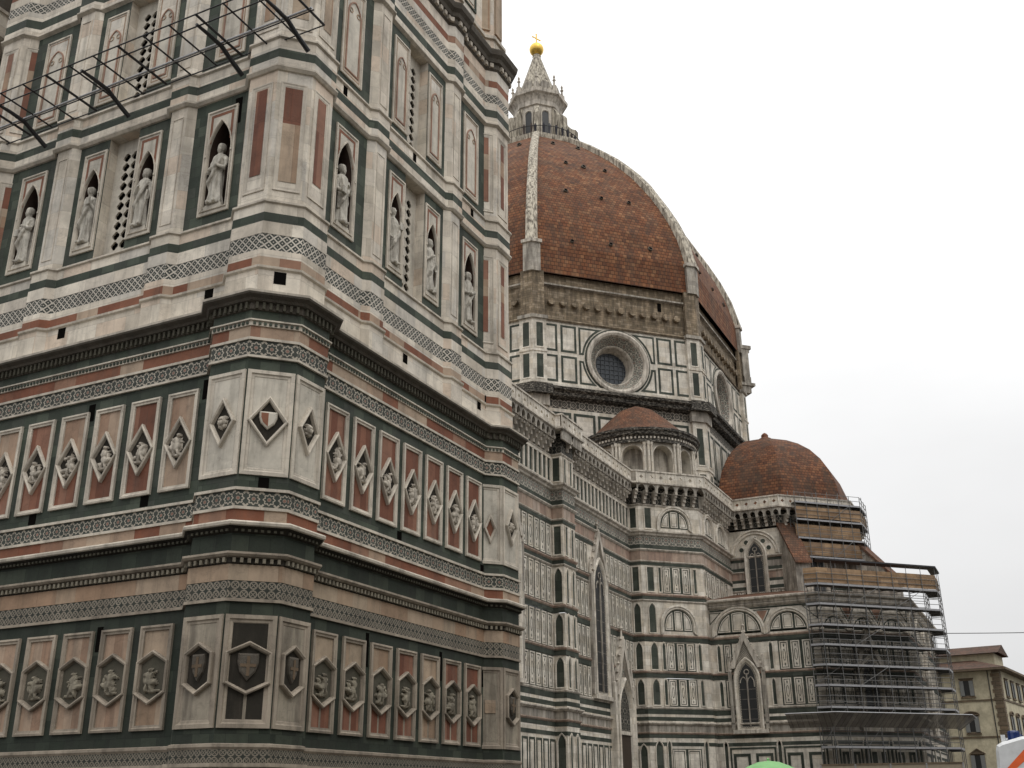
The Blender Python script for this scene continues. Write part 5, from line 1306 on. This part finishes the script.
M['deck_under'] = simple('dark_deck_sheet', (.07, .066, .06), .8)  # deck sheets in a darker tone than their toe boards
# chapel ring scaffold
CP = [(103, 19.9), (103, 19.3), (111.6, 10.7), (114.4, 10.7)]
sc1, pts1 = scaffold('tall tube scaffolding in front of the low chapel walls, right of the red half dome', CP, .35, 1.55, [4.5, 7.9, 9.8, 11.6, 13.4, 15.2, 17.1, 18.95], 1.6, GZ, 19.8,
                     boards=[(19.1, 20.5, 0, 3, 0)])
def part_line(name, a, b, r, m, root): mb = MB(); tube(mb, [a, b], r, 5); return mb.build(name, m, root)
ro = offpath(CP, 1.7, False); ri = offpath(CP, .9, False)
mb = MB()
for i in (1, 2):
    q = [(ri[i].x, ri[i].y, 21.25), (ri[i+1].x, ri[i+1].y, 21.25), (ro[i+1].x, ro[i+1].y, 21.35), (ro[i].x, ro[i].y, 21.35)]
    mb.face(q); mb.face([(x, y, z-.14) for x, y, z in q]); mb.face([q[3], q[2], (q[2][0], q[2][1], q[2][2]-.14), (q[3][0], q[3][1], q[3][2]-.14)])
mb.build('scaffold_roof', 'iron', sc1)
for p in pts1[2:]: part_line('roof_post', (p.x, p.y, 19.7), (p.x, p.y, 21.3), .03, 'scafpipe', sc1)
mb = MB(); course(mb, CP, [(.55, -.5), (.55, 14.8)]); mb.build('scaffold_shade_sheet', 'shade_sheet', sc1)  # added sheet that darkens the wall like shade among the tubes
co = offpath([(103, 22.5), (103, 19.3), (111.5, 10.8), (114.5, 10.8)], 3.1, False); ci = offpath([(103, 22.5), (103, 19.3), (111.5, 10.8), (114.5, 10.8)], 1.5, False)
mb = MB()
for i in range(3): mb.face([(ci[i].x, ci[i].y, 6.2), (ci[i+1].x, ci[i+1].y, 6.2), (co[i+1].x, co[i+1].y, 7.35), (co[i].x, co[i].y, 7.35)])
mb.build('debris_canopy', 'net', sc1)
for a, b in zip(co, co[1:]): part_line('canopy_rail', (a.x, a.y, 7.35), (b.x, b.y, 7.35), .05, 'steel', sc1)
# tribune scaffold
TP = [(113.6, 23.3), (118.9, 18.0), (122.4, 18.0)]
sc2, pts2 = scaffold('smaller scaffolding with ochre board screens wrapped round the wall under the red half dome', TP, .5, 1.7, [24.0, 26.0, 28.0, 29.9], 1.35, 20.8, 31.0,
                     boards=[(28.25, 29.45, 0, 2, 0), (26.25, 27.55, 0, 1, .25), (24.25, 25.65, 0, 2, .15)], rails=(.55, 1.05))
hp = [(78.6, 15.6), (79.7, 6.6)]
t = thing('hoarding', (79.1, 11, GZ), 'long low brown hoarding across the foot of the scaffolding', 'hoarding')
fr, L = seg(hp[0], hp[1]); mb = MB(); box(mb, fr, 0, L, GZ, 2.3, -.05, 0); mb.build('hoarding_panel', 'hoard', t)
for i in range(5): mb = MB(); box(mb, fr, i*L/4-.05, i*L/4+.05, GZ, 2.36, .001, .06); mb.build('post', 'steel', t)
mb = MB(); box(mb, fr, -.05, L+.05, 2.3, 2.4, -.07, .04); mb.build('top_rail', 'stone', t)

# ================================================================== PALAZZI
def palazzo(label, corner, azd, wL, wR, depth, h, floors, wcols, group=None, roofh=2.6, mat='stucco', first=2.35, per=3.9, firstR=2.2, perR=3.7):
    """corner building: one face runs left (towards azimuth azd) and one right of the corner"""
    fd = Vector((sin(radians(azd)), cos(radians(azd)))); nn = Vector((fd.y, -fd.x)); c = Vector(corner)
    r = thing('palazzo', (c.x, c.y, GZ), label, 'building', group)
    FL_ = F(tuple(c), tuple(-fd), (-nn.x, -nn.y))       # left face: u<0 to the left
    FR_ = F(tuple(c), tuple(nn), (-fd.x, -fd.y))
    mb = MB(); box(mb, FL_, -wL, 0, GZ, h, -wR, 0); mb.build('wall', mat, r)
    for (f, sgn, W_, f0, pr) in ((FL_, -1, wL, first, per), (FR_, 1, wR, firstR, perR)):
        n = int((W_-f0-.6)/pr)+1
        for z, kind in floors:
            mb = MB(); a, b = sorted((0, sgn*W_)); box(mb, f, a, b, z-.32, z-.12, 0, .12); mb.build('string_course', 'stone', r)
            for i in range(min(n, 14)):
                cc = sgn*(f0+pr*i); w, hh = .62, 1.95
                zz = z+.35
                mb = MB(); sweep(mb, f, rect(cc-w-.2, cc+w+.2, zz-.1, zz+hh+.2), [(0, 0), (0, .10), (.06, .14), (.2, .05), (.2, .015)], 0); wn_ = mb.build('window_frame', 'stone', r)
                mb = MB(); mb.face([f(*p, .02) for p in rect(cc-w, cc+w, zz+.1, zz+hh)]); mb.build('pane', 'glass', wn_)
                mb = MB()
                for s_ in (-1, 1): box(mb, f, cc+s_*(w-.02)-.30+.0, cc+s_*(w-.02)+.22, zz+.05, zz+hh, .15, .2) if kind != 'small' else box(mb, f, cc+s_*w*.8-.18, cc+s_*w*.8+.18, zz+.05, zz+hh, .15, .2)
                mb.build('shutter', 'shutter', wn_)
                mb = MB(); box(mb, f, cc-w-.3, cc+w+.3, zz-.22, zz-.08, 0, .25); mb.build('sill', 'stone', wn_)
                if kind == 'round':
                    mb = MB(); o = [(cc+(w+.4)*cos(pi*k/10), zz+hh+.2+.5*sin(pi*k/10)) for k in range(11)]; sweep(mb, f, o, [(0, 0), (0, .25), (.12, .25), (.12, .1)], 0, 0); mb.build('pediment', 'stone', wn_)
                elif kind == 'tri':
                    mb = MB(); sweep(mb, f, [(cc-w-.4, zz+hh+.2), (cc+w+.4, zz+hh+.2), (cc, zz+hh+.85)], [(0, 0), (0, .25), (.1, .25), (.1, .1)], 0, 0); mb.build('pediment', 'stone', wn_)
                else:
                    mb = MB(); box(mb, f, cc-w-.3, cc+w+.3, zz+hh+.2, zz+hh+.34, 0, .22); mb.build('lintel', 'stone', wn_)
        # quoins
        for i in range(int((h-GZ)/.5)):
            z = GZ+i*.5; e = 1.05 if i % 2 else .9
            mb = MB() if i == 0 else mb
            a, b = sorted((0, sgn*e)); box(mb, f, a, b, z+.02, z+.47, 0.002, .07)
        mb.build('quoins', 'stone', r)
    mb = MB(); tube(mb, [tuple(FL_(-1.35, GZ, .12)), tuple(FL_(-1.35, h, .12))], .06, 6); mb.build('drainpipe', 'iron', r)
    ov = 1.1; P = [FL_(-wL-ov, h, ov), FL_(ov, h, ov), FL_(ov, h, -wR-ov), FL_(-wL-ov, h, -wR-ov)]
    rid = min(wL, wR)/2; Q = [FL_(-wL+rid, h+roofh, -rid), FL_(-rid, h+roofh, -rid)] if wL > wR else [FL_(-wL/2, h+roofh, -rid), FL_(-wL/2, h+roofh, -wR+rid)]
    mb = MB()
    if wL > wR: mb.face([P[0], P[1], Q[1], Q[0]]); mb.face([P[1], P[2], Q[1]]); mb.face([P[2], P[3], Q[0], Q[1]]); mb.face([P[3], P[0], Q[0]])
    else: mb.face([P[0], P[1], Q[0]]); mb.face([P[1], P[2], Q[1], Q[0]]); mb.face([P[2], P[3], Q[1]]); mb.face([P[3], P[0], Q[0], Q[1]])
    mb.build('roof', 'tile_old', r)
    mb = MB()
    box(mb, FL_, -wL-ov, ov, h-.28, h-.02, -wR-ov, ov); mb.build('eaves', 'stone', r)
    return r, FL_
pz, FL_ = palazzo('cream stuccoed palazzo with brown quoins and tiled roof, behind the right end of the scaffolding', (154.8, 6.9), 8, 34, 44, 20, 16.0,
               [(12.3, 'flat'), (7.8, 'round'), (3.1, 'tri')], 3, first=4.1, per=4.6, firstR=8.0-4.6, perR=3.9, roofh=6.0)
mb = MB(); box(mb, FL_, -13, -.9, 16.5, 18.3, -9, -3.5); at = mb.build('attic', 'stucco', pz)
mb = MB(); Pq = [FL_(-13.6, 18.3, -2.8), FL_(-.2, 18.3, -2.8), FL_(-.2, 18.3, -9.7), FL_(-13.6, 18.3, -9.7)]; R1, R2 = FL_(-13.6, 19.6, -6.2), FL_(-.2, 19.6, -6.2)
mb.face([Pq[0], Pq[1], R2, R1]); mb.face([Pq[2], Pq[3], R1, R2]); mb.face([Pq[1], Pq[2], R2]); mb.build('attic_roof', 'tile_old', at)

# palazzi that close the square behind and to the right of the camera (they shade the foot of the tower)
for i, (cx_, cy_, azd, wl, wr, hh, lab) in enumerate((((128), -13, 270, 30, 20, 17, 'stucco palazzo on the right side of the square, out of the picture'),)):
    pass
def side_house(x0, x1, y, h, lab):
    r = thing('town_house', ((x0+x1)/2, y, GZ), lab, 'building', 'town houses closing the square opposite the cathedral'); fr = F((x0, y), (-1, 0), (0, 1)); w = x1-x0
    mb = MB(); box(mb, fr, -w, 0, GZ, h, -14, 0); mb.build('wall', 'stucco', r)
    mb = MB(); a = [fr(-w, h, 1), fr(0, h, 1), fr(0, h+3, -7), fr(-w, h+3, -7)]; mb.face(a); b = [fr(-w, h, -15), fr(0, h, -15), fr(0, h+3, -7), fr(-w, h+3, -7)]; mb.face(b); mb.build('roof', 'tile_s', r)
    n = int(w/3.6)
    for z in (3.6, 7.9, 12.0):
        if z+2.6 > h: continue
        for i in range(n):
            c = -(i+.5)*w/n; mb = MB(); sweep(mb, fr, rect(c-.75, c+.75, z, z+2.2), [(0, 0), (0, .1), (.16, .1), (.16, .02)], 0); o = mb.build('window_frame', 'stone', r)
            mb = MB(); mb.face([fr(*p, .03) for p in rect(c-.59, c+.59, z+.16, z+2.04)]); mb.build('pane', 'glass', o)
side_house(-34, -8, -13, 17.5, 'cream town house behind the camera')
side_house(-7, 22, -14, 19, 'taller cream town house beside the camera')
side_house(23, 52, -14.5, 17, 'cream town house opposite the bell tower')
side_house(53, 84, -15, 18.5, 'cream town house opposite the cathedral nave')

# ================================================================== SMALL THINGS
# ambulance
am = thing('ambulance', (25, -1, GZ), 'white ambulance with an orange stripe and a blue beacon at the lower right', 'ambulance')
fr = F((24, 1.36), (0, -1), (-1, 0)); W_ = 2.0
prof = [(-1.15, -1.2), (5.6, -1.2), (5.6, 1.05), (5.45, 1.22), (1.0, 1.22), (.5, 1.17), (.12, 1.07), (.03, 1.02), (.0, .92), (-.03, .55), (-.35, .12), (-1.05, -.15), (-1.2, -.45)]
mb = MB()
for i in range(len(prof)):
    j = (i+1) % len(prof); mb.face([fr(*prof[i], -.12), fr(*prof[j], -.12), fr(*prof[j], -W_+.12), fr(*prof[i], -W_+.12)])
ip = inset(prof, .06)
for s_, a, b in ((1, 0, -.12), (-1, -W_, -W_+.12)):
    mb.face([fr(*p, a) for p in ip])
    for i in range(len(prof)): j = (i+1) % len(prof); mb.face([fr(*prof[i], b), fr(*prof[j], b), fr(*ip[j], a), fr(*ip[i], a)])
mb.build('body', 'vanwhite', am)
mb = MB(); mb.face([fr(*p, .006) for p in [(-.02, .42), (.12, .42), (1.0, 1.12), (.72, 1.12)]]); mb.face([fr(*p, .006) for p in [(.12, .28), (5.5, .28), (5.5, .42), (.12, .42)]]); mb.build('orange_stripe', 'orange', am)
mb = MB(); mb.face([fr(*p, .008) for p in [(.35, -.15), (1.15, -.15), (1.15, .2), (.55, .2), (.35, .1)]]); mb.build('side_window', 'glass', am)
mb = MB(); mb.face([fr(-.06, .5, -.25), fr(-.37, .14, -.25), fr(-.37, .14, -W_+.25), fr(-.06, .5, -W_+.25)]); mb.build('windscreen', 'glass', am)
for u in (-.35, 4.3):
    for n in (-.02, -W_+.22):
        mb = MB(); tube(mb, [fr(u, -1.25, n), fr(u, -1.25, n-.2)], .35, 16); w_ = mb.build('wheel', 'rubber', am); mb = MB(); tube(mb, [fr(u, -1.25, n+.01), fr(u, -1.25, n-.02)], .19, 12); mb.build('rim', 'steel', w_)
for n in (-.35, -W_+.35):
    p = fr(.36, 0, n); mb = MB(); lathe(mb, p.x, p.y, [(.15, 1.06), (.15, 1.12), (.12, 1.13), (.12, 1.26), (.10, 1.29), (0, 1.3)], 14); mb.build('beacon', 'blue', am)
    mb = MB(); box(mb, fr, .12, .2, 1.05, 1.22, n-.06, n+.06); mb.build('horn_speaker', 'vanwhite', am)
for n in (-.3, -W_+.3): mb = MB(); box(mb, fr, -1.22, -1.14, -.62, -.42, n-.15, n+.15); mb.build('headlight', 'steel', am)
# green parasol
pa = thing('parasol', (23.32, 5.69, GZ), 'round bright green parasol, only its top showing at the bottom of the view', 'parasol')
mb = MB(); rp_ = [(.02, .80), (.22, .775), (.45, .69), (.70, .56), (1.0, .37), (1.3, .15), (1.3, .02)]
for (a, z0), (b, z1) in zip(rp_, rp_[1:]):
    for k in range(16):
        def pt(r, z, k): an = 2*pi*k/16; sc = 1 if k % 2 == 0 else .975; return (23.32+r*sc*cos(an), 5.69+r*sc*sin(an), z)
        mb.face([pt(a, z0, k), pt(a, z0, k+1), pt(b, z1, k+1), pt(b, z1, k)])
mb.build('canopy', 'umb', pa)
mb = MB(); lathe(mb, 23.32, 5.69, [(.0, .86), (.03, .84), (.02, .79)], 8); mb.build('finial', 'umb', pa)
mb = MB(); tube(mb, [(23.32, 5.69, GZ), (23.32, 5.69, .78)], .025, 8); mb.build('pole', 'steel', pa)
mb = MB(); lathe(mb, 23.32, 5.69, [(0, GZ), (.32, GZ), (.32, GZ+.08), (.06, GZ+.12), (.05, GZ+.4)], 16); mb.build('base', 'hoard', pa)
for k in range(8): an = 2*pi*k/8; mb = MB(); tube(mb, [(23.32, 5.69, .74), (23.32+1.27*cos(an), 5.69+1.27*sin(an), .13)], .01, 4); mb.build('rib', 'steel', pa)
# overhead cable
mb = MB(); A_, B_ = Vector((107.6, 8.85, 14.45)), Vector((108, -14.6, 13.75)); tube(mb, [A_.lerp(B_, i/12)-Vector((0, 0, .25*sin(pi*i/12))) for i in range(13)], .035, 5)
tag(mb.build('cable', 'iron'), 'thin dark cable strung across the sky right of the scaffolding', 'cable')
